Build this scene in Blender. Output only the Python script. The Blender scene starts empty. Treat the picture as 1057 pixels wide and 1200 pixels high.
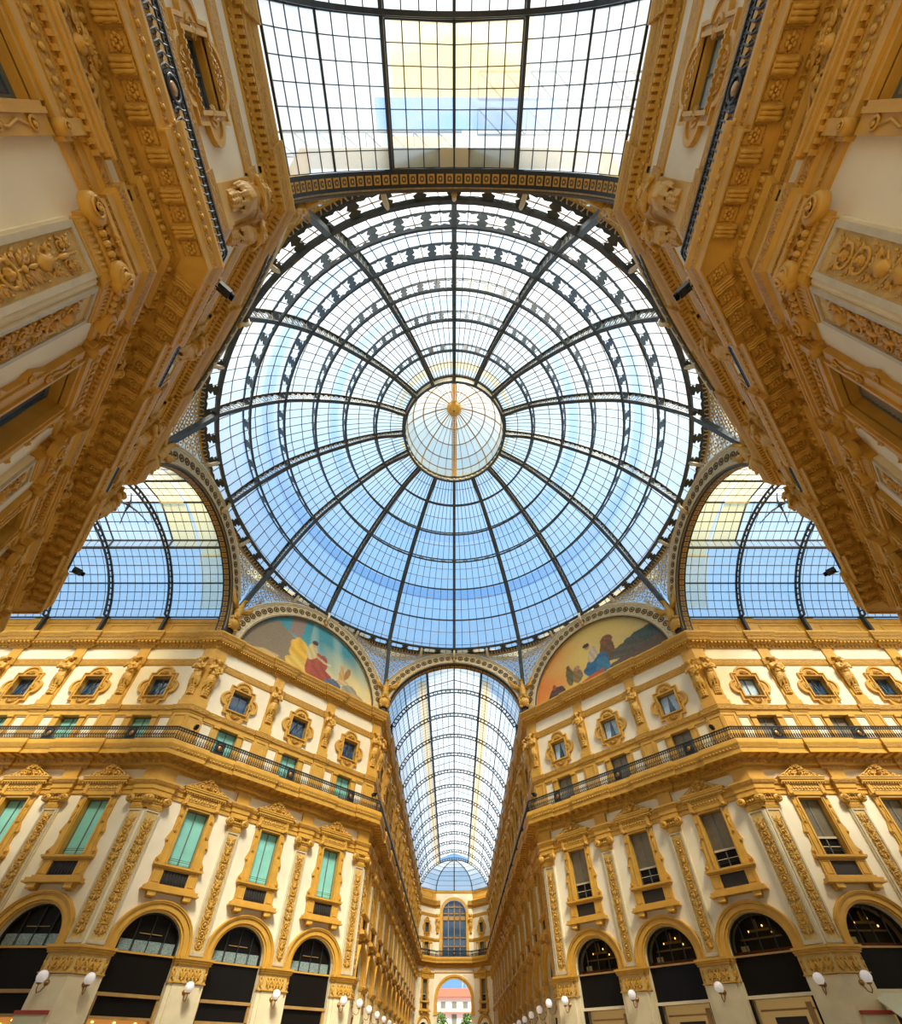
import bpy, bmesh, math, random
from mathutils import Vector, Matrix
random.seed(7)
S = bpy.context.scene
C = S.collection
pi = math.pi
sin, cos, tan, atan2, sqrt = math.sin, math.cos, math.tan, math.atan2, math.sqrt
R = math.radians

# ------------------------------------------------------------------ camera
cd = bpy.data.cameras.new('camera'); cam = bpy.data.objects.new('camera', cd); C.objects.link(cam)
cd.sensor_fit = 'VERTICAL'; cd.sensor_height = 36; cd.sensor_width = 36
cd.lens = 36 * 548.311 / 1200
cd.shift_y = (745.356 - 600) / 1200
cd.shift_x = (528.5 - 532.222) / 1200
cd.clip_end = 2000
cam.location = (0, -20.887, 1.6)
cam.rotation_euler = (pi / 2 + 0.743, 0, 0)
S.camera = cam

# ------------------------------------------------------------------ exposure, world, sun
S.view_settings.view_transform = 'Standard'
S.view_settings.look = 'None'
S.view_settings.gamma = 1
S.view_settings.use_curve_mapping = False
S.view_settings.exposure = 0.62

W = bpy.data.worlds.new('sky'); S.world = W; W.use_nodes = True
wn = W.node_tree.nodes; wl = W.node_tree.links
wn.clear()
wo = wn.new('ShaderNodeOutputWorld'); bg = wn.new('ShaderNodeBackground')
tc = wn.new('ShaderNodeTexCoord')
dotn = wn.new('ShaderNodeVectorMath'); dotn.operation = 'DOT_PRODUCT'
dotn.inputs[1].default_value = (0.12, -0.62, 0.78)
wl.new(tc.outputs['Generated'], dotn.inputs[0])
nz = wn.new('ShaderNodeTexNoise'); nz.inputs['Scale'].default_value = 2.2; nz.inputs['Detail'].default_value = 5
wl.new(tc.outputs['Generated'], nz.inputs['Vector'])
m1 = wn.new('ShaderNodeMath'); m1.operation = 'MULTIPLY_ADD'; m1.inputs[1].default_value = 0.34; m1.inputs[2].default_value = -0.17
wl.new(nz.outputs['Fac'], m1.inputs[0])
m2 = wn.new('ShaderNodeMath'); m2.operation = 'ADD'
wl.new(dotn.outputs['Value'], m2.inputs[0]); wl.new(m1.outputs[0], m2.inputs[1])
rp = wn.new('ShaderNodeValToRGB')
wl.new(m2.outputs[0], rp.inputs[0])
e = rp.color_ramp.elements
e[0].position = 0.0; e[0].color = (0.23, 0.45, 0.73, 1)
e[1].position = 0.96; e[1].color = (1.0, 0.98, 0.92, 1)
k = rp.color_ramp.elements.new(0.28); k.color = (0.27, 0.51, 0.79, 1)
k = rp.color_ramp.elements.new(0.52); k.color = (0.50, 0.72, 0.91, 1)
k = rp.color_ramp.elements.new(0.70); k.color = (0.82, 0.91, 0.97, 1)
wl.new(rp.outputs[0], bg.inputs['Color']); bg.inputs['Strength'].default_value = 0.88
wl.new(bg.outputs[0], wo.inputs[0])

ld = bpy.data.lights.new('sun', 'SUN'); sun = bpy.data.objects.new('sun', ld); C.objects.link(sun)
ld.energy = 7.0; ld.angle = R(16); ld.color = (1.0, 0.92, 0.78)
sun.rotation_euler = Vector((0.16, -0.60, 0.78)).to_track_quat('Z', 'Y').to_euler()

# ------------------------------------------------------------------ materials
MATS = {}
def mat(name, col, rough=0.6, metal=0.0, bump=0.0, bscale=8.0, var=0.0, emit=None, estr=1.0, spec=0.4, vscale=1.5):
    m = bpy.data.materials.new(name); m.use_nodes = True
    n = m.node_tree.nodes; l = m.node_tree.links; p = n['Principled BSDF']
    p.inputs['Base Color'].default_value = (*col, 1); p.inputs['Roughness'].default_value = rough
    p.inputs['Metallic'].default_value = metal; p.inputs['Specular IOR Level'].default_value = spec
    if var or bump:
        t = n.new('ShaderNodeTexCoord')
        g = n.new('ShaderNodeNewGeometry')
        if var:
            x = n.new('ShaderNodeTexNoise'); x.inputs['Scale'].default_value = vscale; x.inputs['Detail'].default_value = 6
            l.new(g.outputs['Position'], x.inputs['Vector'])
            r = n.new('ShaderNodeValToRGB'); l.new(x.outputs['Fac'], r.inputs[0])
            r.color_ramp.elements[0].position = 0.3; r.color_ramp.elements[1].position = 0.7
            r.color_ramp.elements[0].color = (*[c * (1 - var) for c in col], 1)
            r.color_ramp.elements[1].color = (*[min(1, c * (1 + var * 0.6)) for c in col], 1)
            l.new(r.outputs[0], p.inputs['Base Color'])
        if bump:
            b = n.new('ShaderNodeBump'); b.inputs['Strength'].default_value = bump; b.inputs['Distance'].default_value = 0.04
            x = n.new('ShaderNodeTexVoronoi'); x.inputs['Scale'].default_value = bscale
            l.new(t.outputs['Object'], x.inputs['Vector'])
            l.new(x.outputs['Distance'], b.inputs['Height']); l.new(b.outputs[0], p.inputs['Normal'])
    if emit:
        p.inputs['Emission Color'].default_value = (*emit, 1); p.inputs['Emission Strength'].default_value = estr
    MATS[name] = m
    return m
mat('cream', (0.83, 0.73, 0.52), 0.75, var=0.07, vscale=0.6)
mat('gold', (0.62, 0.335, 0.045), 0.5, var=0.12, vscale=2.0)
mat('goldcarve', (0.57, 0.295, 0.036), 0.45, bump=1.0, bscale=13, var=0.2, vscale=5)
mat('goldfine', (0.55, 0.275, 0.032), 0.5, bump=1.0, bscale=22, var=0.22, vscale=7)
mat('panelground', (0.64, 0.43, 0.13), 0.6, bump=0.3, bscale=20, var=0.15, vscale=4)
mat('greystone', (0.55, 0.47, 0.31), 0.55, var=0.12, vscale=3)
mat('pier', (0.78, 0.66, 0.41), 0.5, var=0.1, vscale=1.2)
mat('iron', (0.035, 0.038, 0.036), 0.45, metal=0.3)
mat('domeiron', (0.085, 0.092, 0.085), 0.45, metal=0.2, var=0.3, vscale=2)
mat('domelace', (0.36, 0.33, 0.24), 0.5, var=0.5, vscale=9)
mat('lace', (0.66, 0.52, 0.28), 0.5, bump=0.4, bscale=9, var=0.3, vscale=7)
mat('ivory', (0.78, 0.66, 0.42), 0.5)
mat('rosedark', (0.10, 0.075, 0.04), 0.5)
mat('teal', (0.24, 0.60, 0.50), 0.55, var=0.12, vscale=1.3)
mat('blind', (0.26, 0.22, 0.15), 0.5, var=0.15, vscale=3)
mat('curtain', (0.50, 0.66, 0.80), 0.7, var=0.15, vscale=6)
mat('dark', (0.010, 0.008, 0.006), 0.3, spec=0.12)
mat('darkmatte', (0.03, 0.022, 0.014), 0.6)
mat('bluepane', (0.03, 0.08, 0.16), 0.06, spec=1.0)
mat('sash', (0.13, 0.15, 0.12), 0.5)
mat('wood', (0.42, 0.24, 0.07), 0.45, var=0.2)
mat('redwood', (0.28, 0.07, 0.02), 0.4)
mat('shopglow', (0.25, 0.09, 0.02), 0.5, emit=(1.0, 0.42, 0.08), estr=0.28)
mat('shoppale', (0.30, 0.18, 0.06), 0.5, emit=(1.0, 0.62, 0.2), estr=0.13)
mat('shopglass', (0.12, 0.12, 0.10), 0.15)
mat('lampbulb', (1, 0.6, 0.2), 0.5, emit=(1.0, 0.55, 0.12), estr=3.0)
mat('mosaic', (0.25, 0.33, 0.30), 0.35, bump=0.3, bscale=30, var=0.6, vscale=20)
mat('globe', (0.88, 0.84, 0.82), 0.2, emit=(1.0, 0.93, 0.88), estr=0.12)
mat('brass', (0.35, 0.17, 0.05), 0.35, metal=0.6)
mat('floormat', (0.42, 0.33, 0.22), 0.3, var=0.25, vscale=1.0)
mat('roofred', (0.50, 0.10, 0.05), 0.7, var=0.1)
mat('farwall', (0.72, 0.62, 0.60), 0.8)
mat('farpink', (0.66, 0.36, 0.34), 0.8)
mat('leaf', (0.08, 0.16, 0.02), 0.7, var=0.5, vscale=3)
mat('bark', (0.10, 0.07, 0.04), 0.8)
mat('awning', (0.66, 0.62, 0.40), 0.7)
mat('red', (0.40, 0.05, 0.03), 0.5)
mat('steel', (0.30, 0.34, 0.40), 0.5)
mat('roofcream', (0.80, 0.66, 0.38), 0.7)

def glass_mat(name, tint, milk=0.16, milkcol=(0.9, 0.95, 1.0), noise=0.0, nscale=0.5, graze=0.6):
    m = bpy.data.materials.new(name); m.use_nodes = True
    n = m.node_tree.nodes; l = m.node_tree.links; n.clear()
    o = n.new('ShaderNodeOutputMaterial'); t = n.new('ShaderNodeBsdfTransparent'); t.inputs[0].default_value = (*tint, 1)
    tr = n.new('ShaderNodeBsdfTranslucent'); tr.inputs[0].default_value = (*milkcol, 1)
    df = n.new('ShaderNodeBsdfDiffuse'); df.inputs[0].default_value = (*milkcol, 1)
    ad = n.new('ShaderNodeMixShader'); ad.inputs[0].default_value = 0.35
    l.new(tr.outputs[0], ad.inputs[1]); l.new(df.outputs[0], ad.inputs[2])
    lw = n.new('ShaderNodeLayerWeight'); lw.inputs[0].default_value = 0.35
    mp = n.new('ShaderNodeMath'); mp.operation = 'MULTIPLY_ADD'; mp.inputs[1].default_value = graze; mp.inputs[2].default_value = milk
    l.new(lw.outputs['Facing'], mp.inputs[0])
    cl = n.new('ShaderNodeMath'); cl.operation = 'MINIMUM'; cl.inputs[1].default_value = 0.8
    if noise:
        g = n.new('ShaderNodeNewGeometry'); x = n.new('ShaderNodeTexNoise'); x.inputs['Scale'].default_value = nscale
        l.new(g.outputs['Position'], x.inputs['Vector'])
        a = n.new('ShaderNodeMath'); a.operation = 'MULTIPLY_ADD'; a.inputs[1].default_value = noise
        l.new(x.outputs['Fac'], a.inputs[0]); l.new(mp.outputs[0], a.inputs[2])
        l.new(a.outputs[0], cl.inputs[0])
    else:
        l.new(mp.outputs[0], cl.inputs[0])
    mx = n.new('ShaderNodeMixShader'); l.new(cl.outputs[0], mx.inputs[0]); l.new(t.outputs[0], mx.inputs[1]); l.new(ad.outputs[0], mx.inputs[2])
    l.new(mx.outputs[0], o.inputs[0]); MATS[name] = m
glass_mat('glass', (0.97, 0.985, 1.0), 0.05, noise=0.10)
glass_mat('vaultglass', (0.95, 0.98, 1.0), 0.05, noise=0.14, nscale=0.9, graze=1.0)
glass_mat('pearl', (0.70, 0.80, 0.86), 0.34, (0.62, 0.78, 0.88), noise=0.2, nscale=2)
glass_mat('shade', (0.93, 0.80, 0.48), 0.22, (0.95, 0.74, 0.34))
glass_mat('peach', (0.97, 0.86, 0.66), 0.2, (1.0, 0.82, 0.6), graze=0.1)
glass_mat('shadowblue', (0.62, 0.78, 0.96), 0.2, (0.42, 0.58, 0.88), graze=0.1)  # blue tint painting the shadow bands seen through the roof glass
glass_mat('endglass', (0.95, 0.96, 0.95), 0.38, (1.0, 0.96, 0.85), graze=0.4)
glass_mat('clear', (0.8, 0.78, 0.7), 0.0, graze=0.0)
glass_mat('lanternglass', (0.97, 0.93, 0.82), 0.16, (1.0, 0.95, 0.82))

mm = bpy.data.materials.new('painting'); mm.use_nodes = True
a_ = mm.node_tree.nodes.new('ShaderNodeVertexColor'); a_.layer_name = 'paint'
mm.node_tree.links.new(a_.outputs[0], mm.node_tree.nodes['Principled BSDF'].inputs['Base Color'])
mm.node_tree.nodes['Principled BSDF'].inputs['Roughness'].default_value = 0.7
MATS['painting'] = mm

# ------------------------------------------------------------------ mesh builder
class MB:
    def __init__(s): s.v = []; s.f = []; s.m = []; s.s = []
    def add(s, vs, fs, m='gold', sm=False):
        o = len(s.v); s.v.extend(vs)
        for f in fs: s.f.append(tuple(i + o for i in f)); s.m.append(m); s.s.append(sm)
        return s
    def box(s, x0, x1, y0, y1, z0, z1, m='gold'):
        return s.add([(x0, y0, z0), (x1, y0, z0), (x1, y1, z0), (x0, y1, z0), (x0, y0, z1), (x1, y0, z1), (x1, y1, z1), (x0, y1, z1)],
              [(0, 3, 2, 1), (4, 5, 6, 7), (0, 1, 5, 4), (1, 2, 6, 5), (2, 3, 7, 6), (3, 0, 4, 7)], m)
    def prism(s, poly, y0, y1, m='gold'):
        n = len(poly)
        return s.add([(x, y0, z) for x, z in poly] + [(x, y1, z) for x, z in poly],
              [tuple(range(n)), tuple(range(2 * n - 1, n - 1, -1))] + [(i, i + n, (i + 1) % n + n, (i + 1) % n) for i in range(n)], m)
    def band(s, pin, pout, y0, y1, m='gold', closed=False):   # plate between two outlines, front y0 (outer), back y1
        n = len(pin); vs = [(x, y0, z) for x, z in pin] + [(x, y0, z) for x, z in pout] + [(x, y1, z) for x, z in pin] + [(x, y1, z) for x, z in pout]
        fs = []
        for i in range(n if closed else n - 1):
            j = (i + 1) % n
            fs += [(i, j, n + j, n + i), (n + i, n + j, 3 * n + j, 3 * n + i), (i, 2 * n + i, 2 * n + j, j)]
        return s.add(vs, fs, m)
    def wedge(s, xl, xr, e, z0, z1, m, side, yb=0.02):
        """box whose corner side is mitred; side -1: corner at -0.45, +1: corner at +0.45"""
        p = [(xl, yb), (xl, -e), (xr, -e), (xr, yb)]
        if side < 0: p[0] = (-0.45, yb); p[1] = (-0.45 - 0.4142 * e, -e)
        if side > 0: p[3] = (0.45, yb); p[2] = (0.45 + 0.4142 * e, -e)
        return s.add([(x, y, z0) for x, y in p] + [(x, y, z1) for x, y in p], [(3, 2, 1, 0), (4, 5, 6, 7), (0, 1, 5, 4), (1, 2, 6, 5), (2, 3, 7, 6), (3, 0, 4, 7)], m)
    def ell(s, c, r, m='gold', nu=8, nv=5, ang=0.0):
        vs = []; ca, sa = cos(ang), sin(ang)
        for i in range(nv + 1):
            t = pi * i / nv
            for j in range(nu):
                p = 2 * pi * j / nu
                x, y, z = r[0] * sin(t) * cos(p), r[1] * sin(t) * sin(p), r[2] * cos(t)
                vs.append((c[0] + x * ca - z * sa, c[1] + y, c[2] + x * sa + z * ca))
        fs = [(i * nu + j, i * nu + (j + 1) % nu, (i + 1) * nu + (j + 1) % nu, (i + 1) * nu + j) for i in range(nv) for j in range(nu)]
        return s.add(vs, fs, m, True)
    def lathe(s, prof, c=(0, 0, 0), n=12, m='gold', axis='z', sm=True):
        vs = []
        for r, h in prof:
            for j in range(n):
                p = 2 * pi * j / n; a, b = r * cos(p), r * sin(p)
                if axis == 'z': vs.append((c[0] + a, c[1] + b, c[2] + h))
                else: vs.append((c[0] + a, c[1] + h, c[2] + b))
        k = len(prof)
        fs = [(i * n + j, i * n + (j + 1) % n, (i + 1) * n + (j + 1) % n, (i + 1) * n + j) for i in range(k - 1) for j in range(n)]
        fs += [tuple(range(n)), tuple(range((k - 1) * n, k * n))]
        return s.add(vs, fs, m, sm)
    def tube(s, pts, r, n=5, m='gold', closed=False, flat=1.0):
        pts = [Vector(p) for p in pts]; k = len(pts); rr = r if isinstance(r, (list, tuple)) else [r] * k
        vs = []; prev = None
        for i, p in enumerate(pts):
            if closed: t = pts[(i + 1) % k] - pts[i - 1]
            else: t = pts[min(i + 1, k - 1)] - pts[max(i - 1, 0)]
            if t.length < 1e-9: t = Vector((0, 0, 1))
            t.normalize()
            if prev is None:
                u = t.orthogonal().normalized()
            else:
                u = prev - t * prev.dot(t)
                u = u.normalized() if u.length > 1e-6 else t.orthogonal().normalized()
            prev = u; w = t.cross(u)
            for j in range(n):
                a = 2 * pi * (j + 0.5) / n
                vs.append(tuple(p + u * (rr[i] * cos(a)) + w * (rr[i] * sin(a) * flat)))
        fs = [(i * n + j, i * n + (j + 1) % n, ((i + 1) % k) * n + (j + 1) % n, ((i + 1) % k) * n + j) for i in range(k if closed else k - 1) for j in range(n)]
        if not closed: fs += [tuple(range(n - 1, -1, -1)), tuple(range((k - 1) * n, k * n))]
        return s.add(vs, fs, m, n > 4)
    def bar(s, p, q, w, d=None, m='iron', up=(0, 0, 1)):
        p, q = Vector(p), Vector(q); d = d or w; t = (q - p).normalized(); u = t.cross(Vector(up))
        if u.length < 1e-4: u = t.orthogonal()
        u.normalize(); v = t.cross(u); vs = []
        for b in (p, q):
            for a, c in ((-1, -1), (1, -1), (1, 1), (-1, 1)): vs.append(tuple(b + u * (a * w / 2) + v * (c * d / 2)))
        return s.add(vs, [(3, 2, 1, 0), (4, 5, 6, 7), (0, 1, 5, 4), (1, 2, 6, 5), (2, 3, 7, 6), (3, 0, 4, 7)], m)
    def spiral(s, cx, cz, r, turns=1.6, a0=0.0, d=1, th=0.03, y=0.0, m='gold', n=14, seg=5, lift=0.0):
        pts, rr = [], []
        for i in range(n):
            t = i / (n - 1); a = a0 + d * turns * 2 * pi * t; q = r * (1 - t) ** 0.8 + r * 0.12 * t
            pts.append((cx + q * cos(a), y - lift * t, cz + q * sin(a))); rr.append(th * (1 - 0.45 * t))
        s.tube(pts, rr, seg, m)
        s.ell((cx, y - lift - th * 0.5, cz), (th * 1.5, th * 1.4, th * 1.5), m, 6, 4)
        return s
    def merge(s, o, dx=0, dy=0, dz=0, m=None, sx=1):
        s_ = len(s.v); s.v += [(x * sx + dx, y + dy, z + dz) for x, y, z in o.v]
        s.f += [tuple(i + s_ for i in f) for f in o.f]; s.m += [m or q for q in o.m]; s.s += o.s
        return s
    def xf(s, M):
        s.v = [tuple(M @ Vector(v)) for v in s.v]; return s
    def mesh(s, name='mesh'):
        me = bpy.data.meshes.new(name); me.from_pydata(s.v, [], s.f)
        ks = []
        for q in s.m:
            if q not in ks: ks.append(q)
        for q in ks: me.materials.append(MATS[q])
        ix = {q: i for i, q in enumerate(ks)}
        me.polygons.foreach_set('material_index', [ix[q] for q in s.m])
        me.polygons.foreach_set('use_smooth', s.s)
        me.update(); return me

def node(name, data=None, parent=None, M=None, **kw):
    o = bpy.data.objects.new(name, data); C.objects.link(o)
    if parent: o.parent = parent
    if M is not None:
        if parent: o.matrix_local = M
        else: o.matrix_world = M
    for k_, v_ in kw.items():
        if v_: o[k_] = v_
    return o

class Proto:
    """parts: list of (name, MB or mesh, label, subparts, offset)"""
    def __init__(s): s.parts = []
    def part(s, name, mb, label=None, subs=None, kind=None):
        s.parts.append([name, mb, label, [list(q) for q in (subs or [])], kind]); return s
    def bake(s):
        f = MB()
        for p in s.parts:
            f.merge(p[1])
            for q in p[3]: f.merge(q[1])
        s.flat = f.mesh('m'); s.flat_mb = f
        for p in s.parts:
            p[1] = p[1].mesh(p[0])
            for q in p[3]: q[1] = q[1].mesh(q[0])
        return s
    def place(s, name, M, label, cat, group=None, kind=None, flat=False):
        if flat: return node(name, s.flat, None, M, label=label, category=cat, group=group, kind=kind)
        root = node(name, None, None, M, label=label, category=cat, group=group, kind=kind)
        for n_, me, lb, subs, kd in s.parts:
            c = node(n_, me, root, None, label=lb, kind=kd)
            for q in subs: node(q[0], q[1], c)
        return root

def T(x, y, z=0.0, a=0.0): return Matrix.Translation((x, y, z)) @ Matrix.Rotation(a, 4, 'Z')

# ------------------------------------------------------------------ plan
A, B = 7.25, 18.855
LD = (B - A) * sqrt(2)           # length of an angled facade
ENDY = 87.2                      # front arcade's end chamfers begin
LF = ENDY - B
LB, LS = 15.9, 21.5              # back arcade, side arcades
K = tan(pi / 8)
CH = sqrt(2) * 3.35
# name: (origin, angle, length, k0, k1, pilasters, window centres, start pier, end pier)
PITCH = 5.06
def arm_from_start(L, n): return [5.6 + PITCH * i for i in range(n) if 5.6 + PITCH * i < L - 1], [3.05 + PITCH * i for i in range(n) if 3.05 + PITCH * i < L - 1.5]
pl, wc_ = arm_from_start(LF, 13); plS, wcS = arm_from_start(LS, 4); plB, wcB = arm_from_start(LB, 3)
dp, dw = [LD / 2 - 2.6, LD / 2 + 2.6], [LD / 2 - 5.15, LD / 2, LD / 2 + 5.15]
rev = lambda L, q: sorted(L - x for x in q)
WALLS = {
 'FL': ((-B, A), R(45), LD, K, K, dp, dw, 1, 1),
 'FR': ((A, B), R(-45), LD, K, K, dp, dw, 1, 1),
 'BL': ((-A, -B), R(135), LD, K, K, dp, dw, 1, 1),
 'BR': ((B, -A), R(225), LD, K, K, dp, dw, 1, 1),
 'LA': ((-B - LS, A), 0, LS, 0, K, rev(LS, plS), rev(LS, wcS), 0, 1),
 'RA': ((B, A), 0, LS, K, 0, plS, wcS, 1, 0),
 'FAL': ((-A, B), R(90), LF, K, -K, pl, wc_, 1, 0),
 'FAR': ((A, ENDY), R(-90), LF, -K, K, rev(LF, pl), rev(LF, wc_), 0, 1),
 'BAL': ((-A, -B - LB), R(90), LB, 0, K, rev(LB, plB), rev(LB, wcB), 0, 1),
 'BAR': ((A, -B), R(-90), LB, K, 0, plB, wcB, 1, 0),
 'EL': ((-A, ENDY), R(45), CH, -K, -K, [], [CH / 2], 0, 0),
 'ER': ((A - 3.35, ENDY + 3.35), R(-45), CH, -K, -K, [], [CH / 2], 0, 0),
 'NLA': ((-B, -A), R(180), LS, K, 0, [], [], 1, 0),
 'NRA': ((B + LS, -A), R(180), LS, 0, K, [], [], 0, 1),
}
DESC = {
 'FL': 'left angled facade', 'FR': 'right angled facade', 'BL': 'shaded upper left facade', 'BR': 'shaded upper right facade',
 'LA': 'left arcade', 'RA': 'right arcade', 'FAL': 'long arcade left side', 'FAR': 'long arcade right side',
 'BAL': 'top left arcade wall', 'BAR': 'top right arcade wall', 'EL': 'far left corner wall', 'ER': 'far right corner wall',
 'NLA': 'near side of left arcade', 'NRA': 'near side of right arcade'}
SIDE = {'FL': 'front_left', 'FR': 'front_right', 'BL': 'back_left', 'BR': 'back_right', 'LA': 'left_arcade', 'RA': 'right_arcade',
        'FAL': 'front_arcade_left', 'FAR': 'front_arcade_right', 'BAL': 'back_arcade_left', 'BAR': 'back_arcade_right',
        'EL': 'far_left', 'ER': 'far_right', 'NLA': 'near_left', 'NRA': 'near_right'}
ORD = ['first', 'second', 'third', 'fourth', 'fifth', 'sixth', 'seventh', 'eighth', 'ninth', 'tenth', 'eleventh', 'twelfth', 'thirteenth', 'fourteenth', 'fifteenth']
def which(w, i, n):
    if w in ('FL', 'FR', 'BL', 'BR'):
        return {'FL': ('left', 'middle', 'right'), 'FR': ('left', 'middle', 'right'), 'BL': ('top', 'middle', 'lowest'), 'BR': ('lowest', 'middle', 'top')}[w][i] + ' bay, ' + DESC[w]
    if w in ('LA', 'FAR', 'BAL'): i = n - 1 - i
    if w in ('EL', 'ER'): return DESC[w]
    return ORD[i] + ' bay, ' + DESC[w]
def wm(w, x=0, y=0, z=0):
    o, a = WALLS[w][0], WALLS[w][1]
    return T(o[0], o[1], 0, a) @ Matrix.Translation((x, y, z))
def walldetail(w): return w in ('FL', 'FR', 'BL', 'BR', 'LA', 'RA', 'BAL', 'BAR')

# ------------------------------------------------------------------ structure: floor, walls
fl = MB(); fl.box(-60, 60, -45, 150, -0.3, 0, 'floormat')
node('floor', fl.mesh(), None, None, kind='structure', label='pale stone floor of the arcade crossing', category='floor')

AR, ASP = 1.6, 6.45      # ground arch radius and springing
def arch_pts(r, zs, n=16, z0=None):
    p = [(r * cos(pi - pi * i / n), zs + r * sin(pi - pi * i / n)) for i in range(n + 1)]
    if z0 is not None: p = [(-r, z0)] + p + [(r, z0)]
    return p
WINW, WINZ0, WINZ1 = 0.71, 10.5, 13.8
HOLES = [(-0.71, 0.71, 10.5, 13.8), (-0.72, 0.72, 17.42, 19.8), (-0.70, 0.70, 21.42, 23.15)]
def build_wall(w, arches=True):
    o, a, L, k0, k1, ps, ws, sp, ep = WALLS[w]
    mb = MB(); th = 0.45
    xs = sorted({0.0, L} | {c + q for c in ws for q in (-0.72, -0.71, -0.70, 0.70, 0.71, 0.72)})
    zs = [8.3, 10.5, 13.8, 17.42, 19.8, 21.42, 23.15, 26.2]
    if not ws: xs = [0, L]
    for i in range(len(xs) - 1):
        for j in range(len(zs) - 1):
            cx, cz = (xs[i] + xs[i + 1]) / 2, (zs[j] + zs[j + 1]) / 2
            if any(c + h[0] < cx < c + h[1] and h[2] < cz < h[3] for c in ws for h in HOLES): continue
            mb.add([(xs[i], 0, zs[j]), (xs[i + 1], 0, zs[j]), (xs[i + 1], 0, zs[j + 1]), (xs[i], 0, zs[j + 1])], [(0, 1, 2, 3)], 'cream')
    for c in ws:
        for x0, x1, z0, z1 in HOLES:
            mb.add([(c + x0, 0, z0), (c + x1, 0, z0), (c + x1, 0, z1), (c + x0, 0, z1), (c + x0, th, z0), (c + x1, th, z0), (c + x1, th, z1), (c + x0, th, z1)],
                   [(0, 4, 5, 1), (1, 5, 6, 2), (2, 6, 7, 3), (3, 7, 4, 0)], 'gold')
    # ground zone with arches
    edges = [0.0]
    for c in ws:
        r = AR if L > 6 else 1.0
        mb.add([(edges[-1], 0, 0), (c - r, 0, 0), (c - r, 0, 8.3), (edges[-1], 0, 8.3)], [(0, 1, 2, 3)], 'cream')
        P = arch_pts(r, ASP, 16)
        for (x0, z0), (x1, z1) in zip(P, P[1:]):
            mb.add([(c + x0, 0, z0), (c + x1, 0, z1), (c + x1, 0, 8.3), (c + x0, 0, 8.3)], [(0, 1, 2, 3)], 'cream')
        P = arch_pts(r, ASP, 16, 0)
        for (x0, z0), (x1, z1) in zip(P, P[1:]):
            mb.add([(c + x0, 0, z0), (c + x1, 0, z1), (c + x1, 0.5, z1), (c + x0, 0.5, z0)], [(0, 1, 2, 3)], 'pier')
        edges.append(c + r)
    mb.add([(edges[-1], 0, 0), (L, 0, 0), (L, 0, 8.3), (edges[-1], 0, 8.3)], [(0, 1, 2, 3)], 'cream')
    top = 29.3 if w not in ('FL', 'FR', 'BL', 'BR') else 27.35
    mb.add([(0, 0.9, 0), (L, 0.9, 0), (L, 0.9, top), (0, 0.9, top), (0, 0.05, top), (L, 0.05, top), (0, 0.05, 26), (L, 0.05, 26)],
           [(0, 1, 2, 3), (3, 2, 5, 4), (4, 5, 7, 6)], 'cream')
    for x in (0, L): mb.add([(x, 0, 0), (x, 0.9, 0), (x, 0.9, top), (x, 0, top)], [(0, 1, 2, 3)], 'cream')
    node('wall_' + SIDE[w], mb.mesh('wall'), None, wm(w), kind='structure', label='cream plaster wall of ' + DESC[w], category='wall')
for w in WALLS: build_wall(w)

# ------------------------------------------------------------------ running cornices
def stations(e, w, hw, o, cp):
    _, _, L, k0, k1, ps, _, sp, ep = WALLS[w]
    a = []
    if sp: a += [(-k0 * (e + o), -(e + o)), (cp + max(e, 0), -(e + o)), (cp + max(e, 0), -e)]
    else: a += [(-k0 * e, -e), (-k0 * e, -e), (-k0 * e, -e)]
    for p in ps:
        h = hw + max(e, 0); a += [(p - h, -e), (p - h, -(e + o)), (p + h, -(e + o)), (p + h, -e)]
    if ep: a += [(L - cp - max(e, 0), -e), (L - cp - max(e, 0), -(e + o)), (L + k1 * (e + o), -(e + o))]
    else: a += [(L + k1 * e, -e)] * 3
    return a
def run(w, prof, hw=0.62, o=0.15, cp=1.05, mats=None, mb=None):
    mb = mb or MB(); rows = [[(x, y, z) for x, y in stations(e, w, hw, o, cp)] for e, z in prof]
    n = len(rows[0])
    for i in range(len(rows) - 1):
        m = mats[i] if mats else 'gold'
        vs = rows[i] + rows[i + 1]
        fs = [(j, j + 1, n + j + 1, n + j) for j in range(n - 1) if (Vector(vs[j]) - Vector(vs[j + 1])).length > 1e-5 or (Vector(vs[n + j]) - Vector(vs[n + j + 1])).length > 1e-5]
        mb.add(vs, fs, m)
    return mb
def inres(w, x, hw, cp):
    _, _, L, k0, k1, ps, _, sp, ep = WALLS[w]
    return any(abs(x - p) < hw for p in ps) or (sp and x < cp) or (ep and x > L - cp)

LOWER = [(0, 15.72), (0.07, 15.77), (0.09, 15.95), (0.2, 16.05), (0.24, 16.36), (0.28, 16.48), (0.86, 16.5), (0.86, 16.42), (0.9, 16.42), (0.91, 16.70), (0.94, 16.74), (0.97, 16.88), (1.03, 17.06), (1.03, 17.18), (0.94, 17.22), (0.93, 17.42), (0.78, 17.42), (0.76, 17.0), (-0.02, 17.0)]
LMAT = ['gold', 'goldfine', 'gold', 'goldcarve', 'gold', 'gold', 'gold', 'gold', 'gold', 'gold', 'goldfine', 'gold', 'gold', 'gold', 'gold', 'gold', 'gold', 'greystone']
TOPP = [(0, 26.02), (0.08, 26.07), (0.10, 26.35), (0.2, 26.42), (0.2, 26.52), (0.42, 26.58), (0.46, 26.66), (0.48, 26.88), (0.52, 26.92), (0.56, 27.1), (0.64, 27.26), (0.64, 27.38), (-0.85, 27.42)]
TMAT = ['gold', 'goldcarve', 'gold', 'gold', 'goldcarve', 'gold', 'goldfine', 'gold', 'goldfine', 'gold', 'gold', 'gold']
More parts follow.
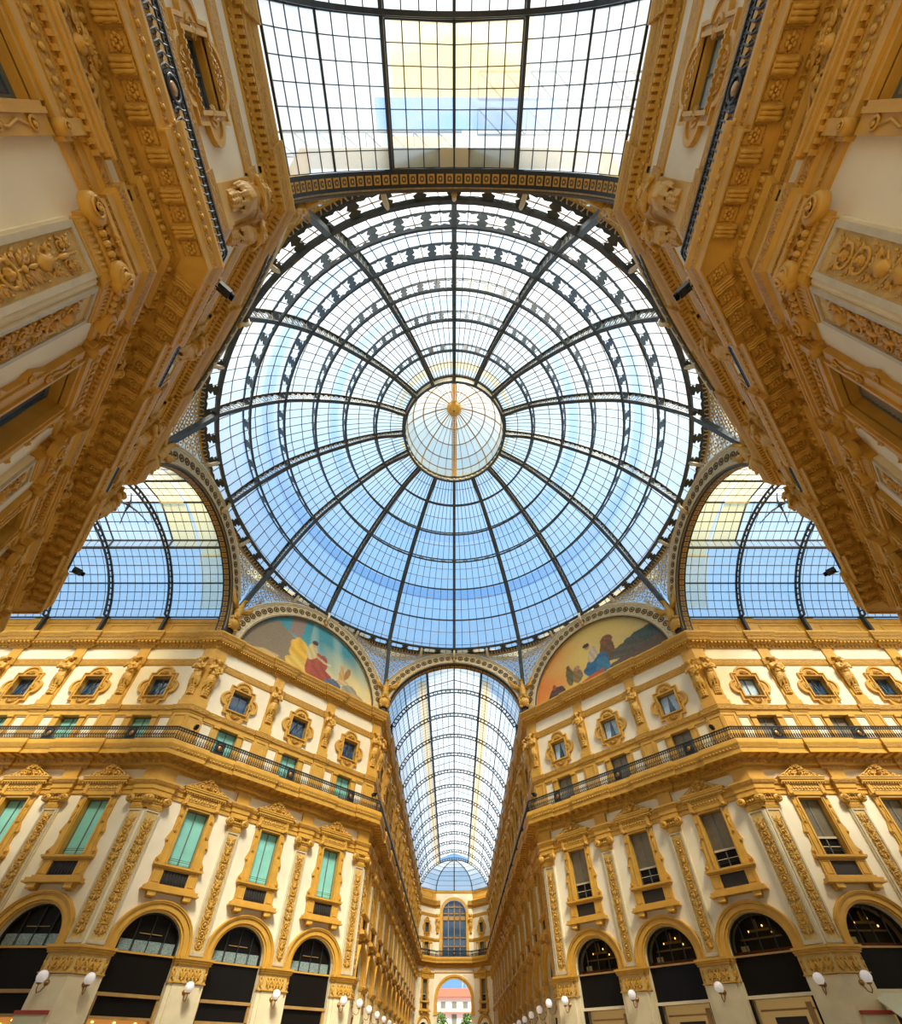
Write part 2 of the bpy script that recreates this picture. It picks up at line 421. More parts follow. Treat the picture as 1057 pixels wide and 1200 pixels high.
ARCH_ = [(0, 14.05), (0.07, 14.07), (0.07, 14.32), (0.12, 14.34), (0.12, 14.60), (0.2, 14.68), (0.26, 14.85), (0.26, 14.95), (-0.02, 14.96)]
AMAT = ['gold', 'gold', 'goldfine', 'gold', 'gold', 'goldfine', 'gold', 'gold']
SILL = [(0, 20.05), (0.06, 20.08), (0.08, 20.2), (0.16, 20.26), (0.2, 20.52), (0.22, 20.6), (0, 20.64)]
SMAT = ['gold', 'gold', 'gold', 'goldcarve', 'gold', 'gold']
STRC = [(0, 24.32), (0.06, 24.36), (0.1, 24.5), (0.13, 24.78), (0.16, 24.88), (0, 24.92)]
CMAT = ['gold', 'gold', 'goldcarve', 'gold', 'gold']
ATTIC = [(-0.3, 27.40), (0.22, 27.41), (0.20, 27.62), (0.02, 27.70), (0.0, 28.85), (0.08, 28.92), (0.14, 29.2), (0.14, 29.32), (-0.55, 29.36)]

# modillion + rosette (shared meshes)
mo = MB()
mo.prism([(-0.11, 0), (-0.12, -0.04), (-0.12, -0.11), (0.12, -0.11), (0.12, -0.04), (0.11, 0)], -0.54, -0.04, 'gold')
mo.box(-0.145, 0.145, -0.57, -0.02, -0.025, 0.0, 'gold')
for d in (-1, 0, 1): mo.tube([(d * 0.07, -0.52, -0.09), (d * 0.075, -0.42, -0.135), (d * 0.07, -0.28, -0.11), (d * 0.08, -0.12, -0.14), (d * 0.08, -0.04, -0.13)], [0.03, 0.045, 0.03, 0.05, 0.04], 6, 'gold')
for d in (-1, 1): mo.tube([(d * 0.125, -0.1 - 0.06 * cos(j * 0.8), -0.07 - 0.05 * sin(j * 0.8)) for j in range(7)], 0.018, 4, 'gold')
modillion = mo.mesh('modillion')
ro = MB()
for i in range(6):
    a = 2 * pi * i / 6; ro.ell((0.085 * cos(a), -0.34 + 0.085 * sin(a), -0.03), (0.055, 0.055, 0.03), 'gold', 6, 4)
ro.ell((0, -0.34, -0.05), (0.04, 0.04, 0.035), 'gold', 6, 4)
for q in ((-0.15, -0.55, -0.13, -0.13), (0.13, -0.55, 0.15, -0.13)): ro.box(q[0], q[2], q[1], q[3], -0.02, 0, 'goldfine')
ro.box(-0.15, 0.15, -0.56, -0.53, -0.025, 0, 'goldfine'); ro.box(-0.15, 0.15, -0.15, -0.12, -0.025, 0, 'goldfine')
rosette = ro.mesh('rosette')

for w in WALLS:
    if w in ('NLA', 'NRA'):
        c = run(w, LOWER, 0.7, 0.14, 1.1, LMAT); run(w, TOPP, 0.62, 0.12, 1.05, TMAT, c); run(w, ATTIC, 0.5, 0.06, 0.9, None, c)
        node('cornice', c.mesh(), None, wm(w), kind='structure', label='gilded cornices on the ' + DESC[w], category='cornice'); continue
    L = WALLS[w][2]
    # main balcony cornice
    c = node('cornice', run(w, LOWER, 0.7, 0.14, 1.1, LMAT).mesh(), None, wm(w), kind='structure', category='cornice',
             label='deep gilded balcony cornice with carved modillions on ' + DESC[w])
    step = 0.62; n = int(L / step); near = w in ('BL', 'BR', 'BAL', 'BAR', 'FL', 'FR'); stuff = MB(); rst = MB()
    cnt = 0
    for i in range(n):
        x = (i + 0.5) * L / n; y = -0.30 - (0.14 if inres(w, x, 1.1, 1.6) else 0); nearcam = w in ('BL', 'BR', 'BAL', 'BAR')
        if nearcam or (near and cnt < 60):
            node('modillion', modillion, c, Matrix.Translation((x, y, 16.49)))
            if nearcam: node('rosette', rosette, c, Matrix.Translation((x + L / n / 2, y + 0.04, 16.49)))
            cnt += 1
        else:
            stuff.box(x - 0.14, x + 0.14, y - 0.54, y, 16.36, 16.5, 'gold')
    if stuff.v: node('modillion_row', stuff.mesh(), c, None, kind='stuff')
    eg = MB(); st = 0.27 if near else 0.4; n = int(L / st)
    for i in range(n):
        x = (i + 0.5) * L / n; y = -0.21 - (0.14 if inres(w, x, 0.92, 1.3) else 0)
        eg.ell((x, y, 16.20), (0.085, 0.08, 0.11), 'gold', 6, 4)
        if near: eg.box(x + st / 2 - 0.015, x + st / 2 + 0.015, y - 0.05, y + 0.03, 16.1, 16.32, 'gold')
    node('egg_moulding', eg.mesh(), c, None, kind='stuff')
    # carved edge beads
    bd = MB(); n = int(L / 0.22)
    if near:
        for i in range(n):
            x = (i + 0.5) * L / n; y = -0.97 - (0.14 if inres(w, x, 1.68, 2.1) else 0)
            bd.ell((x, y, 16.84), (0.075, 0.05, 0.07), 'gold', 5, 3)
        node('leaf_moulding', bd.mesh(), c, None, kind='stuff')
    # top cornice
    c = node('cornice', run(w, TOPP, 0.62, 0.12, 1.05, TMAT).mesh(), None, wm(w), kind='structure', category='cornice',
             label='gilded crowning cornice with dentils on ' + DESC[w])
    dn = MB(); st = 0.2 if near else 0.3; n = int(L / st)
    for i in range(n):
        x = (i + 0.5) * L / n; y = -(0.12 if inres(w, x, 0.9, 1.3) else 0)
        dn.box(x - st * 0.3, x + st * 0.3, y - 0.4, y - 0.2, 26.42, 26.56, 'gold')
        dn.ell((x, y - 0.12, 26.2), (st * 0.36, 0.05, 0.1), 'gold', 5, 3)
    node('dentils', dn.mesh(), c, None, kind='stuff')
    # string courses
    c = MB(); run(w, ARCH_, 0.52, 0.22, 1.0, AMAT, c)
    node('architrave', c.mesh(), None, wm(w), kind='structure', category='moulding', label='gilded architrave band between capitals on ' + DESC[w])
    c = MB(); run(w, SILL, 0.55, 0.08, 1.0, SMAT, c)
    node('sill_course', c.mesh(), None, wm(w), kind='structure', category='moulding', label='gilded leaf-carved sill band below the square windows on ' + DESC[w])
    c = MB(); run(w, STRC, 0.5, 0.1, 0.95, CMAT, c)
    node('string_course', c.mesh(), None, wm(w), kind='structure', category='moulding', label='thin gilded string band above the square windows on ' + DESC[w])
    if w not in ('FL', 'FR', 'BL', 'BR'):
        c = MB(); run(w, ATTIC, 0.5, 0.06, 0.9, None, c)
        ws = WALLS[w][6]
        for x in ws: c.band([(x - 1.5, 27.95), (x + 1.5, 27.95), (x + 1.5, 28.6), (x - 1.5, 28.6)], [(x - 1.6, 27.85), (x + 1.6, 27.85), (x + 1.6, 28.7), (x - 1.6, 28.7)], -0.05, 0, 'gold', True)
        node('attic', c.mesh(), None, wm(w), kind='structure', category='parapet', label='yellow attic parapet under the glass roof of ' + DESC[w])

# ------------------------------------------------------------------ ornaments
def acanthus(mb, x, z, s, ang, y, m='gold'):
    for i, (dx, l) in enumerate(((0, 1.0), (-0.28, 0.75), (0.28, 0.75))):
        a = ang + dx * 1.6
        mb.ell((x - sin(a) * s * l * 0.5, y - 0.01, z + cos(a) * s * l * 0.5), (s * 0.17, 0.035, s * l * 0.5), m, 6, 4, a)
def relief(h, wd, seed):
    """candelabra of scrolls, vases and leaves, origin at its foot"""
    r = random.Random(seed); mb = MB(); z = 0.12; k_ = wd / 0.62
    while z < h - 0.5:
        kind = r.choice((0, 1, 2, 3))
        if kind == 0:
            for d in (-1, 1):
                mb.spiral(d * 0.15 * k_, z + 0.22, 0.13 * k_, 1.5, pi / 2 - d * pi / 2, d, 0.026, -0.02, 'goldcarve', 12, 5, 0.03)
                acanthus(mb, d * 0.1 * k_, z + 0.38, 0.22, -d * 0.7, -0.02, 'goldcarve')
                mb.ell((d * 0.24 * k_, -0.03, z + 0.42), (0.035, 0.035, 0.035), 'gold', 6, 4)
            mb.ell((0, -0.03, z + 0.2), (0.05, 0.05, 0.16), 'gold'); z += 0.48
        elif kind == 1:
            mb.lathe([(0.03, 0), (0.10, 0.05), (0.15, 0.16), (0.09, 0.26), (0.13, 0.32), (0.03, 0.34)], (0, 0, z), 8, 'gold')
            for d in (-1, 1): mb.tube([(d * 0.12, -0.03, z + 0.12), (d * 0.22, -0.04, z + 0.2), (d * 0.16, -0.03, z + 0.3)], 0.02, 4, 'gold')
            for q in range(5): acanthus(mb, 0, z + 0.34, 0.2, (q - 2) * 0.55, -0.02, 'goldcarve')
            z += 0.54
        elif kind == 2:
            for d in (-1, 1):
                for q in range(3):
                    acanthus(mb, d * 0.04, z + 0.1 + q * 0.13, 0.26 * k_, -d * 1.0, -0.015, 'goldcarve')
            mb.ell((0, -0.04, z + 0.12), (0.06, 0.05, 0.06), 'gold'); mb.ell((0, -0.03, z + 0.35), (0.04, 0.04, 0.12), 'gold'); z += 0.52
        else:
            mb.tube([(0.19 * k_ * cos(2 * pi * i / 14), -0.03, z + 0.22 + 0.2 * sin(2 * pi * i / 14)) for i in range(14)], 0.028, 5, 'gold', True)
            mb.ell((0, -0.03, z + 0.22), (0.1 * k_, 0.07, 0.12), 'goldcarve'); mb.ell((0, -0.09, z + 0.24), (0.04, 0.04, 0.05), 'gold', 6, 4)
            for d in (-1, 1): acanthus(mb, d * 0.12, z + 0.42, 0.16, -d * 0.9, -0.02, 'goldcarve')
            z += 0.5
        mb.tube([(0, -0.015, z - 0.12), (0, -0.015, z + 0.14)], 0.022, 4, 'gold')
        for d in (-1, 1):
            mb.spiral(d * 0.2 * k_, z - 0.08, 0.085 * k_, 1.3, pi / 2, d, 0.02, -0.015, 'goldcarve', 9, 4, 0.02)
            acanthus(mb, d * 0.1 * k_, z - 0.2, 0.17, -d * 1.1, -0.015, 'gold'); mb.ell((d * 0.26 * k_, -0.02, z + 0.06), (0.03, 0.03, 0.045), 'gold', 5, 3)
    return mb
def shell(mb, x, z, r, y, m='gold', n=7, a0=0, a1=pi):
    for i in range(n):
        a = a0 + (a1 - a0) * (i + 0.5) / n
        mb.tube([(x, y, z), (x + r * 0.6 * cos(a), y - 0.05, z + r * 0.6 * sin(a)), (x + r * cos(a), y - 0.02, z + r * sin(a))], [r * 0.05, r * 0.15, r * 0.1], 5, m)
    mb.ell((x, y - 0.03, z), (r * 0.2, 0.06, r * 0.2), m, 6, 4)

# ------------------------------------------------------------------ pilaster
def make_pilaster(seed, side=0, hw=0.47):
    p = Proto()
    s_ = MB(); s_.wedge(-hw, hw, 0.14, 6.1, 13.12, 'pier', side)
    s_.wedge(-hw, hw, 0.22, 14.9, 15.8, 'gold', side)
    p.part('shaft', s_)
    fr = MB(); fr.band([(-0.33, 6.38), (0.33, 6.38), (0.33, 13.0), (-0.33, 13.0)], [(-0.43, 6.2), (0.43, 6.2), (0.43, 13.1), (-0.43, 13.1)], -0.2, -0.14, 'greystone', True)
    p.part('panel_frame', fr, 'grey stone frame round the relief')
    g = MB(); g.box(-0.33, 0.33, -0.155, -0.13, 6.38, 13.0, 'panelground'); g.merge(relief(6.5, 0.6, seed), 0, -0.16, 6.4)
    p.part('relief_panel', g, 'carved gilded relief of scrolls and vases')
    c = MB(); c.box(-0.42, 0.42, -0.22, 0, 13.12, 13.2, 'gold')
    for i in range(9):
        x = -0.38 + i * 0.095; c.tube([(x, -0.2, 13.2), (x, -0.24, 13.5)], 0.04, 6, 'gold')
    c.wedge(-0.44, 0.44, 0.24, 13.2, 13.52, 'gold', side)
    c.box(-0.5, 0.5, -0.3, 0, 13.5, 13.58, 'gold')
    for i in range(5):
        x = -0.32 + i * 0.16; c.ell((x, -0.32, 13.68), (0.07, 0.08, 0.1), 'gold', 8, 5); c.tube([(x + 0.08, -0.33, 13.76), (x + 0.08, -0.33, 13.6)], 0.015, 4, 'gold')
    c.wedge(-0.5, 0.5, 0.3, 13.58, 13.9, 'goldcarve', side)
    for x in range(-2, 3): acanthus(c, x * 0.17, 13.78, 0.2, 0, -0.34, 'goldcarve')
    shell(c, 0, 13.9, 0.13, -0.4)
    c.wedge(-0.62, 0.62, 0.42, 13.95, 14.07, 'gold', side); c.wedge(-0.58, 0.58, 0.38, 13.88, 13.95, 'goldfine', side)
    vol = []
    for d in (-1, 1):
        v = MB(); v.lathe([(0.05, 0.0), (0.24, 0.0), (0.26, 0.04), (0.26, 0.2), (0.24, 0.22)], (d * 0.52, -0.42, 13.7), 16, 'gold', 'y')
        v.spiral(d * 0.52, 13.7, 0.2, 1.6, pi / 2, -d, 0.032, -0.44, 'gold', 18, 5, 0.03)
        for i in range(10):
            a = 2 * pi * i / 10; v.ell((d * 0.52 + 0.14 * cos(a), -0.44, 13.7 + 0.14 * sin(a)), (0.025, 0.02, 0.03), 'gold', 5, 3, a - pi / 2)
        vol.append(('volute', v))
    p.part('capital', c, 'gilded capital with volutes and egg moulding', vol)
    u = MB(); u.wedge(-0.42, 0.42, 0.12, 20.6, 26.1, 'gold', side)
    u.wedge(-0.55, 0.55, 0.10, 17.0, 20.1, 'gold', side); u.band([(-0.35, 17.6), (0.35, 17.6), (0.35, 19.8), (-0.35, 19.8)], [(-0.42, 17.5), (0.42, 17.5), (0.42, 19.9), (-0.42, 19.9)], -0.14, -0.1, 'gold', True)
    u.wedge(-0.46, 0.46, 0.3, 20.62, 21.0, 'gold', side); u.wedge(-0.4, 0.4, 0.22, 21.0, 21.45, 'gold', side)
    p.part('upper_strip', u)
    i_ = MB(); i_.wedge(-0.98, 0.98, 0.16, 0, 4.95, 'pier', side, 0.3 if not side else 0.02)
    i_.wedge(-0.75, 0.75, 0.26, 0.5, 4.9, 'pier', side)
    p.part('pier', i_)
    im = MB(); im.wedge(-0.99, 0.99, 0.18, 4.95, 6.1, 'panelground', side); im.wedge(-0.78, 0.78, 0.28, 4.95, 6.1, 'panelground', side)
    for h, e_, zz in ((0.06, 0.05, 4.93), (0.1, 0.08, 5.78), (0.1, 0.14, 5.88), (0.12, 0.2, 5.98)):
        im.wedge(-1.0 - e_ / 2, 1.0 + e_ / 2, 0.2 + e_, zz, zz + h, 'gold', side); im.wedge(-0.78 - e_ / 2, 0.78 + e_ / 2, 0.3 + e_, zz, zz + h, 'gold', side)
    for x_ in ((-0.8, -0.4, 0.0, 0.4, 0.8) if not side else (-0.3, 0.1, 0.45, 0.8) if side < 0 else (0.3, -0.1, -0.45, -0.8)):
        ye = -0.2 if abs(x_) > 0.75 else -0.3
        for q in (-1, 1): im.spiral(x_ + q * 0.1, 5.2, 0.1, 1.3, pi / 2, q, 0.03, ye, 'goldcarve', 10, 4, 0.02); im.spiral(x_ + q * 0.09, 5.52, 0.085, 1.3, -pi / 2, -q, 0.026, ye, 'goldcarve', 10, 4, 0.02)
        acanthus(im, x_, 5.15, 0.5, 0, ye, 'gold'); im.ell((x_, ye - 0.03, 5.1), (0.05, 0.05, 0.09), 'gold')
    p.part('impost', im, 'gilded impost block with carved frieze')
    return p.bake()
PIL = {(i, sd): make_pilaster((3, 11, 29)[i], sd) for i in range(3) for sd in (-1, 0, 1)}

# ------------------------------------------------------------------ tall window
def make_tall(style):
    p = Proto(); s_ = MB()
    gl = {'teal': 'teal', 'blind': 'blind', 'dark': 'bluepane'}[style]
    for d in (-1, 1):
        x0, x1 = sorted((d * 0.71, d * 1.12))
        s_.box(x0, x1, -0.14, 0.02, 10.4, 13.8, 'gold')
        x0, x1 = sorted((d * 0.78, d * 0.86)); s_.box(x0, x1, -0.19, 0, 10.5, 13.8, 'gold')
        s_.prism([(d * 1.1, 10.4), (d * 1.45, 10.4), (d * 1.42, 10.7), (d * 1.22, 11.0), (d * 1.2, 11.5), (d * 1.32, 11.8), (d * 1.12, 12.4)], -0.1, 0, 'gold')
    s_.box(-0.71, 0.71, -0.14, 0.02, 13.8, 13.98, 'gold')
    p.part('surround', s_, 'gilded window surround')
    o = MB()
    for d in (-1, 1):
        for zz in (13.3, 12.35): o.spiral(d * 0.99, zz, 0.12, 1.4, pi / 2, d, 0.03, -0.16, 'gold', 12, 5, 0.02)
        o.spiral(d * 1.3, 10.62, 0.12, 1.4, pi / 2, -d, 0.03, -0.12, 'gold', 12, 5, 0.02)
        o.spiral(d * 1.22, 11.75, 0.1, 1.4, pi / 2, d, 0.03, -0.12, 'gold', 12, 5, 0.02)
        o.tube([(d * 0.99, -0.16, 13.15), (d * 0.93, -0.16, 12.9), (d * 1.02, -0.16, 12.6), (d * 0.97, -0.16, 12.3)], 0.025, 5, 'gold')
    p.part('scroll_ornament', o)
    en = MB(); en.box(-1.2, 1.2, -0.2, 0, 13.95, 14.2, 'gold'); en.box(-1.16, 1.16, -0.22, 0, 14.2, 14.55, 'goldcarve')
    for i in range(12): en.ell((-1.05 + i * 0.19, -0.24, 14.38), (0.07, 0.03, 0.1), 'gold', 6, 3)
    en.box(-1.22, 1.22, -0.22, 0, 14.55, 14.63, 'gold'); en.box(-1.26, 1.26, -0.26, 0, 14.63, 14.74, 'goldfine')
    en.box(-1.36, 1.36, -0.36, 0, 14.74, 14.90, 'gold'); en.box(-1.42, 1.42, -0.41, 0, 14.90, 15.02, 'gold'); en.box(-1.47, 1.47, -0.44, 0, 15.02, 15.1, 'gold')
    for i in range(18): en.box(-1.36 + i * 0.16 - 0.04, -1.36 + i * 0.16 + 0.04, -0.33, -0.2, 14.64, 14.74, 'gold')
    br = []
    for d in (-1, 1):
        b_ = MB(); b_.box(d * 1.02 - 0.11, d * 1.02 + 0.11, -0.27, -0.1, 13.98, 14.66, 'gold'); b_.lathe([(0.02, -0.1), (0.12, -0.09), (0.13, 0.0), (0.13, 0.14), (0.02, 0.15)], (d * 1.02, -0.22, 14.0), 12, 'gold', 'y')
        b_.spiral(d * 1.02, 14.0, 0.09, 1.4, pi / 2, d, 0.02, -0.33, 'gold', 12, 5, 0.02); br.append(('bracket', b_))
    p.part('entablature', en, 'gilded cornice above the window', br)
    cr = MB()
    pts = [(-1.4, 14.98), (1.4, 14.98), (1.25, 15.12), (0.95, 15.22), (0.62, 15.5), (0.3, 15.72), (0, 15.98), (-0.3, 15.72), (-0.62, 15.5), (-0.95, 15.22), (-1.25, 15.12)]
    cr.prism([(x * 0.96, 14.98 + (z - 14.98) * 0.92) for x, z in pts], -0.3, -0.16, 'goldcarve')
    for d in (-1, 1):
        cr.spiral(d * 0.44, 15.26, 0.22, 1.5, pi / 2 + d * 0.5, -d, 0.05, -0.33, 'gold', 16, 6, 0.05)
        cr.spiral(d * 0.86, 15.16, 0.16, 1.5, pi / 2, -d, 0.042, -0.33, 'gold', 14, 6, 0.04)
        cr.spiral(d * 1.18, 15.1, 0.1, 1.4, pi / 2, -d, 0.035, -0.33, 'gold', 12, 5, 0.03)
        cr.tube([(d * 1.38, -0.3, 15.02), (d * 1.1, -0.3, 15.26), (d * 0.8, -0.3, 15.4), (d * 0.5, -0.3, 15.62), (d * 0.2, -0.3, 15.76)], 0.035, 5, 'gold')
        acanthus(cr, d * 0.25, 15.55, 0.3, -d * 0.5, -0.33)
    shell(cr, 0, 15.66, 0.3, -0.34, 'gold', 7, 0.15, pi - 0.15)
    mk = MB(); mk.ell((0, -0.42, 15.34), (0.14, 0.12, 0.18)); mk.ell((0, -0.54, 15.33), (0.03, 0.04, 0.05)); mk.ell((0, -0.5, 15.46), (0.15, 0.08, 0.07), 'goldcarve')
    for d in (-1, 1): mk.ell((d * 0.05, -0.53, 15.38), (0.025, 0.02, 0.015)); mk.spiral(d * 0.17, 15.45, 0.07, 1.2, 0, d, 0.02, -0.44, 'gold', 8, 4)
    mk.ell((0, -0.52, 15.26), (0.045, 0.02, 0.015))
    p.part('crest', cr, 'carved gilded crest of scrolls', [('mask', mk)])
    sl = MB(); sl.box(-1.45, 1.45, -0.3, 0.02, 10.3, 10.42, 'gold'); sl.box(-1.4, 1.4, -0.24, 0.02, 10.22, 10.3, 'gold')
    for d in (-1, 1):
        x0, x1 = sorted((d * 0.73, d * 1.3)); sl.box(x0, x1, -0.14, 0.02, 9.35, 10.22, 'gold')
        x0, x1 = sorted((d * 0.82, d * 1.2)); sl.band([(x0 + .04, 9.5), (x1 - .04, 9.5), (x1 - .04, 10.1), (x0 + .04, 10.1)], [(x0, 9.45), (x1, 9.45), (x1, 10.15), (x0, 10.15)], -0.17, -0.14, 'gold', True)
    sl.box(-0.73, 0.73, -0.10, 0.02, 10.14, 10.22, 'gold')
    sl.box(-1.35, 1.35, -0.26, 0.02, 9.2, 9.35, 'gold'); sl.box(-1.52, 1.52, -0.42, 0.02, 9.02, 9.2, 'gold'); sl.box(-1.6, 1.6, -0.48, 0.02, 8.94, 9.03, 'gold')
    for d in (-1, 1):
        sl.box(d * 1.0 - 0.22, d * 1.0 + 0.22, -0.42, 0, 8.74, 8.94, 'gold'); sl.tube([(d * 1.0 - 0.22, -0.36, 8.7), (d * 1.0 + 0.22, -0.36, 8.7)], 0.09, 8, 'gold'); sl.box(d - 0.18, d + 0.18, -0.2, 0, 8.6, 8.74, 'gold')
    p.part('sill', sl, 'gilded sill on two brackets')
    gr = MB(); gr.box(-0.73, 0.73, -0.05, -0.02, 9.35, 10.14, 'darkmatte')
    if style == 'teal':
        for i in range(8): 
            x = -0.62 + i * 0.177; gr.tube([(x, -0.09, 9.38), (x, -0.12, 9.6), (x, -0.09, 9.8), (x, -0.09, 10.12)], [0.02, 0.045, 0.02, 0.02], 5, 'iron')
    gr.box(-0.72, 0.72, -0.11, -0.07, 9.38, 9.42, 'iron'); gr.box(-0.72, 0.72, -0.11, -0.07, 10.08, 10.12, 'iron')
    p.part('grille', gr, 'dark panel below the sill')
    f = MB(); 
    for x0, x1, z0, z1 in ((-0.71, -0.65, 10.5, 13.8), (0.65, 0.71, 10.5, 13.8), (-0.03, 0.03, 10.5, 13.8), (-0.65, 0.65, 13.72, 13.8), (-0.65, 0.65, 10.5, 10.58)): f.box(x0, x1, 0.24, 0.32, z0, z1, 'sash')
    f.box(-0.65, 0.65, 0.1, 0.12, 10.75, 10.77, 'iron'); f.box(-0.65, 0.65, 0.1, 0.12, 10.85, 10.87, 'iron')
    if style == 'blind':
        f.box(-0.65, 0.65, 0.2, 0.26, 11.45, 11.56, 'greystone'); f.box(-0.65, 0.65, 0.26, 0.3, 11.0, 11.03, 'ivory')
    ps = []
    for d in (-1, 1):
        q = MB(); x0, x1 = sorted((d * 0.03, d * 0.65))
        if style == 'blind':
            q.box(x0, x1, 0.3, 0.34, 10.58, 11.5, 'dark')
            for i in range(14): zz = 11.5 + i * 0.16; q.add([(x0, 0.31, zz), (x1, 0.31, zz), (x1, 0.25, zz + 0.16), (x0, 0.25, zz + 0.16)], [(0, 1, 2, 3)], 'blind'); q.add([(x0, 0.25, zz + 0.16), (x1, 0.25, zz + 0.16), (x1, 0.31, zz + 0.16), (x0, 0.31, zz + 0.16)], [(0, 1, 2, 3)], 'blind')
        else: q.box(x0, x1, 0.28, 0.31, 10.58, 13.72, gl)
        ps.append(('pane', q))
    p.part('sash', f, None, ps)
    return p.bake()
TALL = {'teal': make_tall('teal'), 'blind': make_tall('blind'), 'dark': make_tall('dark')}

# ------------------------------------------------------------------ small square window with lobed frame
def lobed(k_, off):
    """square with a half-round lobe on every side; k_: half size, off: growth"""
    h, v = 0.98 + off, 1.24 + off; rh, rv = 0.52 + off, 0.64 + off
    P = []
    def lobe(cx, cz, a0, rx):
        for i in range(11):
            a = a0 - pi / 2 + pi * i / 10; P.append((cx + (0.85 if cz == 0 else 1.0) * rx * cos(a), cz + rx * (0.95 if cz else 1.1) * sin(a)))
    P.append((h, -v)); lobe(h, 0, 0, rh); P.append((h, v))
    lobe(0, v, pi / 2, rv); P.append((-h, v)); lobe(-h, 0, pi, rh); P.append((-h, -v)); lobe(0, -v, 1.5 * pi, rv)
    return P
def make_small(style):
    p = Proto(); cz = 22.30; f = MB()
    sc = 1.0
    def shp(o): return [(x * sc, cz + z * sc) for x, z in lobed(1, o)]
    def inner():
        a, b = 0.7, 0.87; q = [(a, -b)] + [(a, -b + 2 * b * (i + 0.5) / 11) for i in range(11)] + [(a, b)] + [(a - 2 * a * (i + 0.5) / 11, b) for i in range(11)]
        q += [(-a, b)] + [(-a, b - 2 * b * (i + 0.5) / 11) for i in range(11)] + [(-a, -b)] + [(-a + 2 * a * (i + 0.5) / 11, -b) for i in range(11)]
        return [(x, cz + z) for x, z in q]
    f.band(inner(), shp(0.0), -0.10, 0.02, 'gold', True)
    f.band(shp(-0.26), shp(-0.2), -0.15, -0.1, 'gold', True)
    f.band(shp(-0.07), shp(0.02), -0.17, 0.0, 'gold', True)
    f.band([(-0.7, cz - 0.87), (0.7, cz - 0.87), (0.7, cz + 0.87), (-0.7, cz + 0.87)], [(-0.8, cz - 0.97), (0.8, cz - 0.97), (0.8, cz + 0.97), (-0.8, cz + 0.97)], -0.2, -0.05, 'gold', True)
    for i in range(9):
        for zz in (cz + 0.93, cz - 0.93): f.box(-0.66 + i * 0.165 - 0.04, -0.66 + i * 0.165 + 0.04, -0.24, -0.19, zz - 0.04, zz + 0.04, 'gold')
    sh = []
    for (x, z, a) in ((0, 1.16, 0), (0, -1.16, pi), (0.92, 0, pi / 2), (-0.92, 0, -pi / 2)):
        q = MB(); shell(q, 0, 0, 0.34, -0.12, 'goldcarve', 7); q.xf(Matrix.Translation((x, 0, cz + z)) @ Matrix.Rotation(-a, 4, 'Y')); sh.append(('shell', q))
    p.part('frame', f, 'gilded lobed frame with shells', sh)
    s_ = MB()
    for x0, x1, z0, z1 in ((-0.70, -0.64, -0.86, 0.87), (0.64, 0.70, -0.86, 0.87), (-0.64, 0.64, 0.81, 0.87), (-0.64, 0.64, -0.86, -0.80), (-0.025, 0.025, -0.8, 0.8)): s_.box(x0, x1, 0.2, 0.27, cz + z0, cz + z1, 'sash')
    if style == 'iron':
        s_.tube([(-0.5, 0.16, cz - 0.7), (-0.1, 0.12, cz + 0.4), (0.1, 0.12, cz - 0.3), (0.5, 0.16, cz + 0.5)], 0.03, 5, 'iron'); s_.box(-0.64, 0.64, 0.12, 0.15, cz - 0.5, cz - 0.46, 'iron')  # curved tube stands in for a reflection on the pane
    ps = []
    for d in (-1, 1):
        x0, x1 = sorted((d * 0.025, d * 0.64)); q = MB()
        q.box(x0, x1, 0.26, 0.29, cz - 0.8, cz + 0.8, 'curtain' if style == 'closed' else 'bluepane'); ps.append(('pane', q))
    if style == 'curtain':
        for d in (-1, 1):
            q = MB(); n = 8
            for i in range(n):
                t0, t1 = i / n, (i + 1) / n; y0, y1 = (0.22, 0.25) if i % 2 else (0.25, 0.22)
                q.add([(d * (0.62 - 0.34 * t0), y0, cz - 0.78), (d * (0.62 - 0.34 * t1), y1, cz - 0.78), (d * (0.62 - 0.6 * t1), y1, cz + 0.8), (d * (0.62 - 0.6 * t0), y0, cz + 0.8)], [(0, 1, 2, 3)], 'curtain')
            ps.append(('curtain', q))
    p.part('sash', s_, None, ps)
    return p.bake()
SMALL = {k_: make_small(k_) for k_ in ('iron', 'plain', 'curtain', 'closed')}

# ------------------------------------------------------------------ balcony-level window
def make_mezz(g):
    p = Proto(); f = MB()
    for d in (-1, 1):
        x0, x1 = sorted((d * 0.72, d * 1.1)); f.box(x0, x1, -0.12, 0.02, 17.0, 19.82, 'gold'); f.box(x0 - 0.03, x1 + 0.03, -0.2, 0.02, 19.62, 19.82, 'gold')
        x0, x1 = sorted((d * 1.16, d * 2.0)); f.band([(x0 + .08, 17.6), (x1 - .08, 17.6), (x1 - .08, 19.7), (x0 + .08, 19.7)], [(x0, 17.5), (x1, 17.5), (x1, 19.8), (x0, 19.8)], -0.06, 0, 'gold', True)
    f.box(-1.98, 1.98, -0.1, 0.02, 19.82, 20.06, 'gold')
    p.part('surround', f)
    s_ = MB()
    for x0, x1, z0, z1 in ((-0.72, -0.66, 17.42, 19.8), (0.66, 0.72, 17.42, 19.8), (-0.025, 0.025, 17.42, 19.8), (-0.66, 0.66, 19.72, 19.8)): s_.box(x0, x1, 0.25, 0.33, z0, z1, 'sash')
    q = MB(); q.box(-0.66, 0.66, 0.3, 0.33, 17.42, 19.72, g)
    p.part('sash', s_, None, [('pane', q)])
    return p.bake()
MEZZ = {'teal': make_mezz('teal'), 'blind': make_mezz('blind')}

